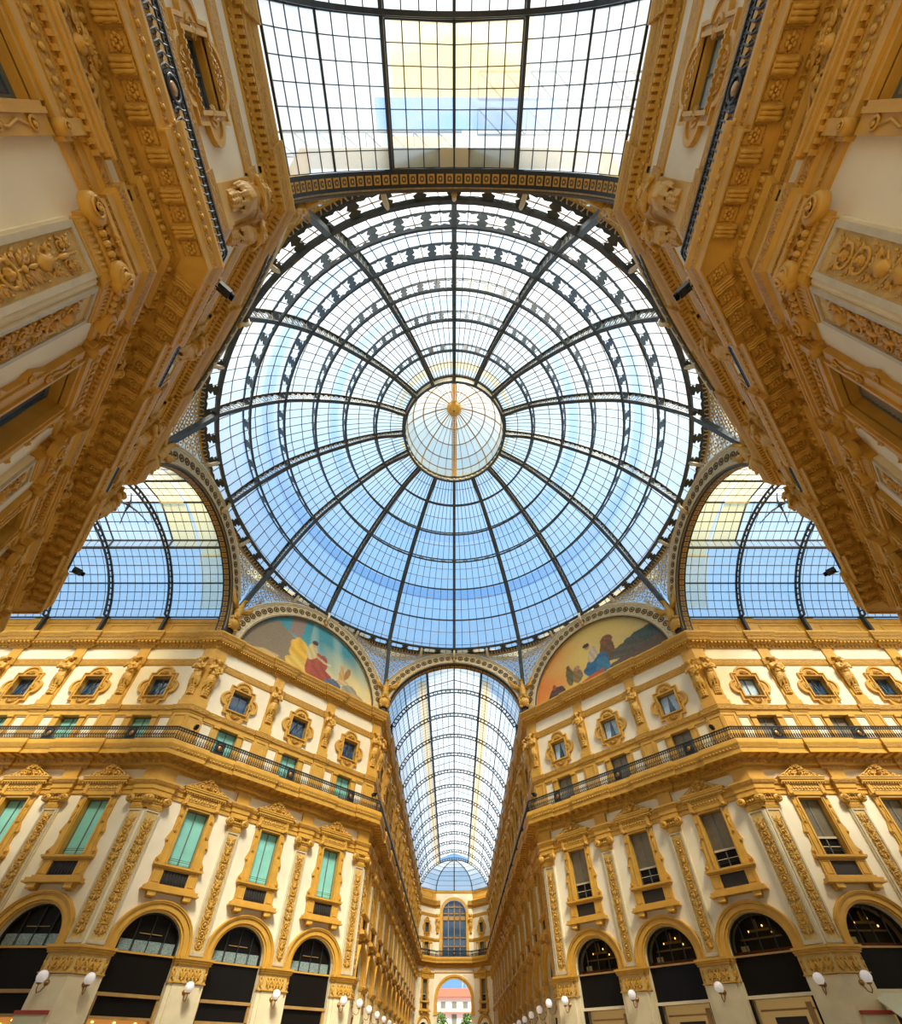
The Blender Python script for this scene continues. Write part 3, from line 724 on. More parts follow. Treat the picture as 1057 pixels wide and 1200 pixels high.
# ------------------------------------------------------------------ ground arch shopfront
def make_shop(style, r=AR):
    p = Proto(); a = MB()
    for r0, r1, e_ in ((r, r + 0.12, 0.08), (r + 0.12, r + 0.42, 0.16), (r + 0.42, r + 0.58, 0.24), (r + 0.5, r + 0.54, 0.28)):
        a.band(arch_pts(r0, ASP, 24, 6.05), arch_pts(r1, ASP, 24, 6.05), -e_, 0.02, 'gold')
    p.part('archivolt', a, 'gilded arch moulding')
    g = MB(); P = arch_pts(r - 0.06, ASP, 20, 6.12)
    gm = 'shopglow' if style == 'lit' else 'dark'
    if style == 'lit':
        g.prism(P, 0.82, 0.85, 'darkmatte'); g.prism(arch_pts(r - 0.06, ASP, 20, 6.12), 0.4, 0.405, 'clear')
        for x, z in ((0.3, 7.45), (-0.5, 7.25), (0.7, 7.1)): g.ell((x, 0.7, z), (0.04, 0.04, 0.06), 'lampbulb', 6, 4)
        g.box(-r, r, 0.7, 0.8, 6.12, 6.34, 'redwood'); g.box(-1.1, 1.1, 0.7, 0.76, 6.85, 6.93, 'wood'); g.box(-0.3, 0.35, 0.72, 0.78, 6.34, 6.8, 'darkmatte'); g.box(-0.55, 0.6, 0.68, 0.74, 7.2, 7.32, 'wood'); g.box(-0.05, 0.05, 0.7, 0.75, 7.32, 7.8, 'wood'); g.box(-1.2, -0.8, 0.7, 0.76, 6.34, 6.6, 'ivory')
    else:
        g.prism(P, 0.4, 0.43, 'dark'); g.box(-0.6, 0.6, 0.34, 0.38, 7.0, 7.03, 'wood')
    mu = []
    for x in (-0.8, 0, 0.8):
        q = MB(); q.box(x - 0.02, x + 0.02, 0.3, 0.37, 6.12, ASP + sqrt(max(0.01, (r - 0.1) ** 2 - x * x)) - 0.02, 'iron'); mu.append(('mullion', q))
    if style == 'dark':
        for i in range(4):
            q = MB(); x0 = -r + 0.14 + i * (2 * r - 0.28) / 4; q.box(x0 + 0.03, x0 + (2 * r - 0.28) / 4 - 0.03, 0.33, 0.38, 6.16, 6.68, 'mosaic'); mu.append(('patterned_pane', q))
    p.part('lunette_glass', g, 'arched shop glazing', mu)
    rim = MB(); rim.band(arch_pts(r - 0.07, ASP, 20, 6.1), arch_pts(r, ASP, 20, 6.1), 0.25, 0.45, 'iron')
    p.part('frame', rim)
    t = MB(); t.box(-r, r, 0.2, 0.45, 6.04, 6.13, 'gold' if style == 'dark' else 'wood'); p.part('transom', t)
    d = MB(); d.box(-r, r, 0.3, 0.4, 4.35, 6.04, 'dark'); p.part('fascia_panel', d, 'black glass fascia')
    b = MB(); b.box(-r, r, 0.15, 0.42, 4.2, 4.35, 'wood' if style == 'dark' else 'ivory')
    for x in (-r + 0.08, r - 0.08): b.box(x - 0.08, x + 0.08, 0.2, 0.4, 0, 4.2, 'wood' if style == 'dark' else 'dark')
    if style == 'dark': b.box(-r, r, 0.2, 0.4, 3.3, 3.42, 'wood')
    p.part('lintel', b)
    s_ = MB(); s_.box(-r + 0.16, r - 0.16, 0.75, 0.8, 0, 4.2, 'shopglow' if style == 'dark' else 'shoppale')
    if style == 'lit':
        s_.box(-0.7, 0.75, 0.6, 0.7, 0, 3.45, 'darkmatte'); s_.box(-1.3, 1.3, 0.66, 0.74, 3.7, 3.78, 'wood'); s_.box(0.95, 1.2, 0.6, 0.7, 2.0, 4.0, 'wood')
    if style == 'dark':
        s_.box(-r + 0.1, r - 0.1, 0.3, 0.36, 3.42, 4.2, 'dark')
        for i in range(5): s_.ell((-1.1 + i * 0.5, 0.6, 3.2 - (i % 2) * 0.15), (0.07, 0.07, 0.05), 'lampbulb', 6, 4)
    p.part('shop_interior', s_, 'lit shop window')
    return p.bake()
SHOP = {'dark': make_shop('dark'), 'lit': make_shop('lit')}

# ------------------------------------------------------------------ balcony railing
def make_rail(w_, detailed):
    p = Proto(); h = w_ / 2; y = -0.86
    r = MB(); r.box(-h, h, y - 0.04, y + 0.04, 18.37, 18.44, 'iron'); r.box(-h, h, y - 0.03, y + 0.03, 17.45, 17.51, 'iron'); r.box(-h, h, y - 0.02, y + 0.02, 18.17, 18.22, 'iron'); r.box(-h, h, y - 0.02, y + 0.02, 17.56, 17.6, 'iron')
    n = int(w_ / 0.16); x0 = -h; bal = []
    for i in range(n):
        x = -h + (i + 0.5) * w_ / n; q = MB()
        if abs(x) < 0.32: continue
        q.tube([(x, y, 17.42), (x, y, 17.6), (x - 0.05, y - 0.05, 17.8), (x, y - 0.02, 18.1), (x, y, 18.38)], 0.022, 4, 'iron')
        q.tube([(x + 0.045 * cos(2 * pi * j / 8), y, 17.76 + 0.16 * sin(2 * pi * j / 8)) for j in range(8)], 0.02, 4, 'iron', True)
        q.tube([(x + 0.05 * cos(2 * pi * j / 8), y, 18.29 + 0.07 * sin(2 * pi * j / 8)) for j in range(8)], 0.02, 4, 'iron', True)
        bal.append(q)
    p.part('handrail', r)
    if detailed:
        for q in bal: p.part('baluster', q)
    else:
        m_ = MB()
        for q in bal: m_.merge(q)
        p.part('balusters', m_, None, None, 'stuff')
    d = MB(); d.box(-0.32, 0.32, y - 0.01, y + 0.01, 17.46, 18.38, 'iron')
    d.tube([(0.22 * cos(2 * pi * j / 12), y - 0.03, 17.92 + 0.28 * sin(2 * pi * j / 12)) for j in range(12)], 0.04, 5, 'iron', True)
    d.ell((0, y - 0.02, 17.92), (0.15, 0.05, 0.2), 'brass')
    for a in range(4): d.spiral(0.2 * (1 if a % 2 else -1), 17.66 if a < 2 else 18.2, 0.09, 1.3, 0, 1, 0.015, y - 0.03, 'iron', 8, 4)
    p.part('medallion', d, 'dark medallion plate with an oval boss')
    return p.bake()
RAIL = {}
def rail(w_, det):
    k_ = (round(w_, 2), det)
    if k_ not in RAIL: RAIL[k_] = make_rail(w_, det)
    return RAIL[k_]

# ------------------------------------------------------------------ wall lamp
def make_lamp():
    p = Proto(); g = MB(); g.lathe([(0.02, -0.24), (0.12, -0.22), (0.21, -0.1), (0.235, 0.03), (0.2, 0.16), (0.11, 0.25), (0.01, 0.27)], (0, -0.78, 4.72), 14, 'globe'); p.part('globe', g, 'white glass globe')
    c = MB(); c.lathe([(0.02, 0), (0.1, 0.03), (0.13, 0.1)], (0, -0.78, 4.42), 10, 'brass'); p.part('cup', c)
    a = MB(); a.tube([(0, -0.24, 4.5), (0, -0.45, 4.2), (0, -0.66, 4.12), (0, -0.78, 4.25), (0, -0.78, 4.44)], 0.025, 6, 'brass')
    a.spiral(0, 0, 0.1, 1.3, 0, 1, 0.02, 0, 'brass', 8, 4); p.part('arm', a)
    w_ = MB(); w_.lathe([(0.13, 0), (0.13, -0.05), (0.05, -0.1), (0.02, -0.14)], (0, -0.24, 4.55), 10, 'brass', 'y'); w_.tube([(0, -0.27, 4.6), (0, -0.3, 5.1), (0, -0.33, 5.6)], 0.015, 4, 'brass')
    p.part('wall_plate', w_); 
    return p.bake()
LAMP = make_lamp()
# fix: arm scroll sits beside the arm
# ------------------------------------------------------------------ carved figures
def remesh(mb, vox, smooth=2):
    me = mb.mesh('t'); o = bpy.data.objects.new('t', me); C.objects.link(o)
    m = o.modifiers.new('r', 'REMESH'); m.mode = 'VOXEL'; m.voxel_size = vox; m.use_smooth_shade = True
    s_ = o.modifiers.new('s', 'SMOOTH'); s_.factor = 0.5; s_.iterations = smooth
    d = bpy.context.evaluated_depsgraph_get(); ev = o.evaluated_get(d)
    out = bpy.data.meshes.new_from_object(ev); bpy.data.objects.remove(o); bpy.data.meshes.remove(me)
    out.materials.clear(); out.materials.append(MATS['gold'])
    return out
def caps(mb, p, q, r0, r1, n=4):
    for i in range(n + 1):
        t = i / n; c = [p[j] + (q[j] - p[j]) * t for j in range(3)]; r = r0 + (r1 - r0) * t; mb.ell(c, (r, r, r), 'gold', 8, 6)
    mb.tube([p, q], [r0, r1], 8, 'gold')
def figure(kind):
    mb = MB()
    mb.box(-0.26, 0.26, -0.16, 0.0, 0.0, 3.3)
    for d in (-1, 0, 1):
        for i in range(4): mb.ell((d * 0.13, -0.18 - 0.015 * i - (0.04 if d == 0 else 0), 0.1 + i * 0.19), (0.06 + 0.008 * i, 0.07, 0.12))
    for i in range(11):                                   # hanging folds of the drapery
        t = (i - 5) / 5; q = 1 - t * t; ln = 0.55 + 0.3 * ((i * 7) % 3) / 2
        mb.tube([(t * 0.24, -0.24 - 0.16 * q, 1.95), (t * 0.33, -0.26 - 0.22 * q, 1.5), (t * 0.37, -0.22 - 0.2 * q, 1.15), (t * 0.34, -0.16 - 0.14 * q, ln + 0.05)], [0.04, 0.05, 0.055, 0.03], 6)
    for i in range(4): mb.tube([(-0.34, -0.3, 1.75 - i * 0.12), (0, -0.52, 1.6 - i * 0.15), (0.34, -0.32, 1.9 - i * 0.1)], 0.04, 6)
    mb.ell((0, -0.24, 1.5), (0.27, 0.18, 0.5))
    mb.ell((0, -0.34, 2.0), (0.3, 0.2, 0.28)); mb.ell((0, -0.36, 2.4), (0.33, 0.22, 0.36)); mb.ell((0, -0.34, 2.62), (0.42, 0.17, 0.17))
    if kind == 0:                                         # bearded man, arms crossed
        for d in (-1, 1):
            caps(mb, (d * 0.38, -0.36, 2.6), (d * 0.4, -0.48, 2.2), 0.12, 0.1); mb.ell((d * 0.14, -0.5, 2.48), (0.15, 0.08, 0.12))
        caps(mb, (0.4, -0.5, 2.2), (-0.14, -0.64, 2.3), 0.095, 0.06); caps(mb, (-0.4, -0.5, 2.2), (0.16, -0.6, 2.16), 0.095, 0.06)
        for i in range(4): mb.tube([(-0.14, -0.66, 2.33 - i * 0.04), (-0.27, -0.6, 2.37 - i * 0.045)], 0.026, 6); mb.tube([(0.16, -0.62, 2.19 - i * 0.04), (0.29, -0.56, 2.22 - i * 0.045)], 0.026, 6)
        mb.tube([(-0.14, -0.66, 2.35), (-0.17, -0.66, 2.43)], 0.028, 6); mb.tube([(0.16, -0.62, 2.2), (0.19, -0.62, 2.29)], 0.028, 6)
        for i in range(5): mb.ell(((i - 2) * 0.05, -0.62, 2.78 - 0.03 * (2 - abs(i - 2))), (0.045, 0.05, 0.12))
    else:                                                 # draped woman, arm raised to shoulder
        caps(mb, (0.38, -0.36, 2.6), (0.44, -0.46, 2.2), 0.11, 0.09); caps(mb, (0.44, -0.46, 2.2), (0.16, -0.6, 2.0), 0.09, 0.055)
        caps(mb, (-0.38, -0.36, 2.6), (-0.44, -0.5, 2.25), 0.11, 0.09); caps(mb, (-0.44, -0.5, 2.25), (-0.1, -0.6, 2.56), 0.09, 0.05)
        for i in range(4): mb.tube([(-0.1, -0.62, 2.57 - i * 0.038), (0.02, -0.6, 2.6 - i * 0.045)], 0.024, 6); mb.tube([(0.16, -0.62, 2.02 - i * 0.038), (0.04, -0.62, 2.02 - i * 0.045)], 0.024, 6)
        for i in range(6): mb.tube([(-0.36 + i * 0.05, -0.44 - 0.03 * i, 2.62), (-0.1 + i * 0.06, -0.56, 2.2), (0.2 + i * 0.03, -0.46, 1.8)], 0.045, 6)
        for d in (-1, 1): mb.ell((d * 0.14, -0.54, 2.42), (0.12, 0.1, 0.12))
    caps(mb, (0, -0.38, 2.7), (0, -0.42, 2.9), 0.12, 0.1)
    mb.ell((0, -0.46, 3.05), (0.16, 0.18, 0.21)); mb.ell((0, -0.64, 3.03), (0.03, 0.04, 0.05)); mb.ell((0, -0.6, 3.12), (0.12, 0.04, 0.025)); mb.ell((0, -0.62, 2.94), (0.06, 0.025, 0.02)); mb.ell((0, -0.58, 2.88), (0.07, 0.05, 0.04))
    for d in (-1, 1): mb.ell((d * 0.165, -0.44, 3.03), (0.03, 0.04, 0.06))
    for i in range(9):
        a = pi * i / 8; mb.ell((0.17 * cos(a), -0.44 + 0.02, 3.1 + 0.14 * sin(a)), (0.07, 0.14, 0.07))
    mb.box(-0.3, 0.3, -0.34, 0.0, 3.3, 3.42)
    return remesh(mb, 0.022)
FIG = [figure(0), figure(1)]

def make_eagle():
    p = Proto(); b = MB()
    b.ell((0, -0.35, 1.75), (0.32, 0.3, 0.62)); b.ell((0, -0.38, 1.35), (0.3, 0.26, 0.4)); caps(b, (0, -0.4, 2.2), (0, -0.5, 2.65), 0.2, 0.14)
    b.ell((0, -0.55, 2.75), (0.15, 0.2, 0.15)); b.tube([(0, -0.7, 2.76), (0.0, -0.84, 2.74), (0, -0.88, 2.64)], [0.07, 0.05, 0.015], 6)
    for i in range(14):
        a = 2 * pi * i / 7; b.ell((0.24 * cos(a), -0.36 + 0.2 * sin(a), 1.5 + 0.05 * i), (0.1, 0.08, 0.14))
    for d in (-1, 1):
        caps(b, (d * 0.17, -0.4, 1.3), (d * 0.2, -0.45, 0.95), 0.13, 0.07)
        for q in (-1, 0, 1): b.tube([(d * 0.2, -0.45, 0.95), (d * 0.2 + q * 0.09, -0.62, 0.88)], 0.03, 5)
    for i in range(5): b.tube([(0, -0.3, 1.2), ((i - 2) * 0.14, -0.25, 0.55)], [0.08, 0.06], 6)
    p.part('body', MBmesh(remesh(b, 0.04)), 'gilded eagle body')
    for d in (-1, 1):
        w_ = MB(); w_.tube([(d * 0.22, -0.3, 2.0), (d * 0.7, -0.34, 2.5), (d * 0.95, -0.3, 3.1)], [0.16, 0.13, 0.07], 7, 'gold')
        for i in range(11):
            t = i / 10; bx, bz = d * (0.3 + 0.62 * t), 2.1 + 0.9 * t
            a = (1.25 - 1.0 * t); l = 0.75 + 0.65 * t
            w_.tube([(bx, -0.28, bz), (bx + d * sin(a) * l * 0.55, -0.34, bz + cos(a) * l * 0.4), (bx + d * sin(a) * l, -0.24, bz + cos(a) * l * 0.95)], [0.085, 0.09, 0.02], 5, 'gold')
            w_.tube([(bx, -0.36, bz - 0.05), (bx + d * sin(a) * l * 0.5, -0.4, bz + cos(a) * l * 0.42)], [0.08, 0.05], 5, 'gold')
        w_.xf(Matrix.Translation((d * 0.1, -0.3, 1.95)) @ Matrix.Scale(1.3, 4) @ Matrix.Translation((-d * 0.1, 0.3, -1.95)) @ Matrix.Translation((0, 0, -0.06)))
        p.part('wing', w_)
    s_ = MB(); s_.lathe([(0.1, 0.0), (0.42, -0.02), (0.5, -0.1), (0.42, -0.2), (0.36, -0.2), (0.3, -0.27), (0.02, -0.32)], (0, -0.3, 0.45), 16, 'gold', 'y')
    for d in (-1, 1):
        s_.spiral(d * 0.42, 0.8, 0.16, 1.4, pi / 2, d, 0.06, -0.45, 'gold', 12, 6); s_.spiral(d * 0.32, 0.02, 0.15, 1.4, -pi / 2, -d, 0.06, -0.45, 'gold', 12, 6)
    s_.box(-0.3, 0.3, -0.3, 0.3, -0.5, 0.6, 'darkmatte')
    p.part('shield', s_, 'round gilded shield below the eagle')
    return p
class MBmesh:
    """wraps an already made mesh so Proto can merge it"""
    def __init__(s, me):
        s.me = me; s.v = [tuple(v.co) for v in me.vertices]; s.f = [tuple(q.vertices) for q in me.polygons]; s.m = ['gold'] * len(s.f); s.s = [True] * len(s.f)
    def mesh(s, n): return s.me
EAGLE = make_eagle().bake()

# ------------------------------------------------------------------ dress every facade
wcount = [0]
def winname(): wcount[0] += 1; return 'window_%d' % wcount[0]
for w in WALLS:
    o, a, L, k0, k1, ps, ws, sp, ep = WALLS[w]
    if w in ('NLA', 'NRA'): continue
    det = walldetail(w); n = len(ws)
    left = w in ('FL', 'LA', 'FAL', 'BL', 'BAL', 'EL'); low_visible = w in ('FL', 'FR', 'LA', 'RA', 'FAL', 'FAR')
    for i, x in enumerate(ws):
        ds = which(w, i, n)
        nb = (n - 1 - i) if w in ('LA', 'FAR', 'BAL') else i     # bays from the crossing
        if w in ('EL', 'ER'):
            M = wm(w, x) @ Matrix.Diagonal((0.8, 1, 1, 1))
        else: M = wm(w, x)
        flat = (not det) and nb > 3
        st = 'teal' if left else 'blind'
        if w in ('FAL', 'FAR', 'EL', 'ER'): st = 'blind'
        ts = 'dark' if w in ('BL', 'BAL') else st
        TALL[ts].place(winname(), M, ('tall window with %s, ' % {'teal': 'teal curtains', 'blind': 'grey blinds', 'dark': 'dark reflecting panes'}[ts]) + ds, 'window', 'tall windows of the middle floor', 'structure', flat)
        if w == 'FR': ss = 'curtain'
        elif w == 'FL': ss = 'plain' if i == 0 else 'iron'
        elif w in ('LA', 'RA'): ss = 'iron' if not (w == 'RA' and i == 0) else 'closed'
        elif w == 'BAR': ss = 'closed'
        else: ss = 'plain'
        t = {'curtain': 'pale blue curtains', 'plain': 'dark blue panes', 'iron': 'dark mirrored panes', 'closed': 'closed white curtains'}[ss]
        SMALL[ss].place(winname(), M, 'square window, lobed gilt frame, %s, %s' % (t, ds), 'window', 'square windows of the top floor', 'structure', flat)
        MEZZ[st if w not in ('FR',) else 'blind'].place(winname(), M, 'balcony window behind railing, ' + ds, 'window', 'windows behind the balcony', 'structure', flat or not det)
        if (low_visible or w in ('EL', 'ER')) and not (flat and nb > 10):
            sty = 'dark' if left else 'lit'
            SHOP[sty].place('shopfront', M, 'arched shopfront, %s, %s' % ('black fascia' if sty == 'dark' else 'lit upper glazing', ds), 'shopfront', 'ground floor shopfronts', None, flat)
        # railing per bay
        lo = 0 if i == 0 else (ws[i - 1] + x) / 2; hi = L if i == n - 1 else (ws[i + 1] + x) / 2
        if i == 0 and sp: lo -= K * 0.86
        if i == n - 1 and ep: hi += K * 0.86
        rw = hi - lo
        rail(rw, w in ('BAL', 'BAR')).place('balcony_railing', wm(w, (lo + hi) / 2), 'black iron balcony railing with medallion, ' + ds, 'railing', 'balcony railings', None, not det)
    # pilasters
    plist = [(x, 'mid') for x in ps]
    if sp: plist = [(0.45, 'corner')] + plist
    if ep: plist = plist + [(L - 0.45, 'corner')]
    n = len(plist)
    for i, (x, kd) in enumerate(plist):
        nb = (n - 1 - i) if w in ('LA', 'FAR', 'BAL') else i
        flat = (not det) and nb > 4
        ii = nb
        if n == 4 and w in ('FL', 'FR', 'BL', 'BR'): ds = {'BL': ('top corner', 'upper middle', 'lower middle', 'lowest corner'), 'BR': ('lowest corner', 'lower middle', 'upper middle', 'top corner')}.get(w, ('left corner', 'left middle', 'right middle', 'right corner'))[i] + ', ' + DESC[w]
        else: ds = ORD[ii] + ' pier, ' + DESC[w]
        PIL[((i * 2 + len(w)) % 3, 0 if kd == 'mid' else (-1 if x < 1 else 1))].place('pilaster', wm(w, x), 'cream pilaster with gilded relief, ' + ds, 'pilaster', 'pilasters', None, flat)
        mk = (i + (1 if w in ('FL', 'LA') else 0)) % 2
        node('caryatid', FIG[mk], None, wm(w, x, -0.08, 21.55), label='gilded %s statue, %s' % (('bearded male', 'draped female')[mk], ds), category='statue', group='herm statues of the top floor')
        if low_visible and not (nb > 9):
            xo = x if kd == 'mid' else (0.75 if x < 1 else L - 0.75)
            LAMP.place('wall_lamp', wm(w, xo), 'white globe wall lamp, ' + ds, 'lamp', 'globe lamps on the piers', None, nb > 4)

# ------------------------------------------------------------------ arches, lunettes, eagles
ZC, RI, RO = 26.95, 6.85, 8.42
def arc2(r, a0, a1, n): return [(r * cos(a0 + (a1 - a0) * i / n), ZC + r * sin(a0 + (a1 - a0) * i / n)) for i in range(n + 1)]
rz = MB()
rz.tube([(0.24 * cos(2 * pi * j / 12), -0.03, 0.24 * sin(2 * pi * j / 12)) for j in range(12)], 0.04, 5, 'rosedark', True)
rz.ell((0, -0.03, 0), (0.1, 0.06, 0.1), 'rosedark', 8, 4)
for j in range(8): rz.ell((0.16 * cos(pi * j / 4), -0.03, 0.16 * sin(pi * j / 4)), (0.04, 0.03, 0.04), 'gold', 5, 3)
RZ = rz.mesh('rosette')
sqm = MB(); sqm.box(-0.17, 0.17, -0.17, 0.17, -0.02, 0.03, 'gold')
sqm.add([(-0.11, -0.11, -0.03), (0.11, -0.11, -0.03), (0.11, 0.11, -0.03), (-0.11, 0.11, -0.03)], [(0, 1, 2, 3)], 'rosedark')
sqm.ell((0, 0, -0.03), (0.06, 0.06, 0.03), 'gold', 6, 3)
for q in ((-.1, -.1), (.1, -.1), (.1, .1), (-.1, .1)): sqm.ell((q[0], q[1], -0.03), (0.035, 0.035, 0.02), 'gold', 5, 3)
SQ = sqm.mesh('coffer')
A0 = R(4)
def arch(name, M, desc, half, soffit):
    root = node(name, None, None, M, label='ornamented iron arch with rosettes over ' + desc, category='arch', group='great arches under the dome')
    # clip extrados where it would pass the corner: half is half width available
    n = 48
    outer = []; inner = arc2(RI + 0.1, A0, pi - A0, n)
    for i in range(n + 1):
        a_ = A0 + (pi - 2 * A0) * i / n; r_ = RO
        if abs(r_ * cos(a_)) > half: r_ = half / abs(cos(a_))
        outer.append((r_ * cos(a_), ZC + r_ * sin(a_)))
    f = MB(); f.band(inner, outer, -0.12, 0.12, 'lace'); node('face_band', f.mesh(), root)
    t = MB()
    for r_, th_ in ((RI + 0.1, 0.07), (RI + 0.28, 0.04), (RO - 0.2, 0.04)):
        pts = []
        for i in range(n + 1):
            a_ = A0 + (pi - 2 * A0) * i / n
            if abs(r_ * cos(a_)) < half: pts.append((r_ * cos(a_), -0.14, ZC + r_ * sin(a_)))
        t.tube(pts, th_, 5, 'rosedark' if th_ > 0.05 else 'ivory')
    pts = [(x, -0.12, z) for x, z in outer if abs(x) < half - 0.02]; t.tube(pts, 0.09, 5, 'ivory')
    node('edge_moulding', t.mesh(), root)
    rm = (RI + RO) / 2 + 0.05; k_ = 31
    for i in range(k_):
        a_ = R(14) + (pi - R(28)) * i / (k_ - 1)
        if abs(rm * cos(a_)) > half - 0.35: continue
        node('rosette', RZ, root, Matrix.Translation((rm * cos(a_), -0.12, ZC + rm * sin(a_))) @ Matrix.Rotation(-a_, 4, 'Y'))
    if soffit:
        s_ = MB(); s_.band(arc2(RI, A0, pi - A0, n), arc2(RI + 0.12, A0, pi - A0, n), 0.0, 0.62, 'iron')
        node('soffit', s_.mesh(), root)
        k_ = 44
        for i in range(k_):
            a_ = R(6) + (pi - R(12)) * (i + 0.5) / k_
            node('coffer', SQ, root, Matrix.Translation((RI * cos(a_), 0.3, ZC + RI * sin(a_))) @ Matrix.Rotation(-(a_ - pi / 2), 4, 'Y'))
    return root
BRK = MB(); BRK.tube([(0, -0.25, RO + ZC - 0.9), (0, -0.5, RO + ZC - 0.5), (0, -0.55, RO + ZC - 0.05), (0, -0.35, RO + ZC + 0.3)], [0.12, 0.13, 0.13, 0.12], 6, 'ivory')
BRK.ell((0, -0.3, RO + ZC - 1.15), (0.16, 0.14, 0.22), 'gold'); BRK = BRK.mesh('bracket')
arms = {'front': (T(0, B, 0, 0), 'the long front arcade'), 'left': (T(-B, 0, 0, R(90)), 'the left arcade'), 'back': (T(0, -B, 0, R(180)), 'the arcade overhead'), 'right': (T(B, 0, 0, R(-90)), 'the right arcade')}
DM = (A + B) / 2
diags = {'FL': (T(-DM, DM, 0, R(45)), 'the left mural'), 'FR': (T(DM, DM, 0, R(-45)), 'the right mural'), 'BL': (T(-DM, -DM, 0, R(135)), 'the shaded upper left facade'), 'BR': (T(DM, -DM, 0, R(225)), 'the shaded upper right facade')}
for k_, (M, ds) in arms.items():
    r_ = arch('iron_arch', M, ds, A + 0.05, True)
    node('bracket', BRK, r_)
for k_, (M, ds) in diags.items():
    r_ = arch('lunette_arch', M, ds, LD / 2 - 0.02, False)
    if k_ in ('BL', 'BR'):
        mb = MB(); mb.prism(arc2(RI + 0.1, 0, pi, 32), 0.05, 0.12, 'panelground'); node('lunette_panel', mb.mesh(), r_)
    node('bracket', BRK, r_)

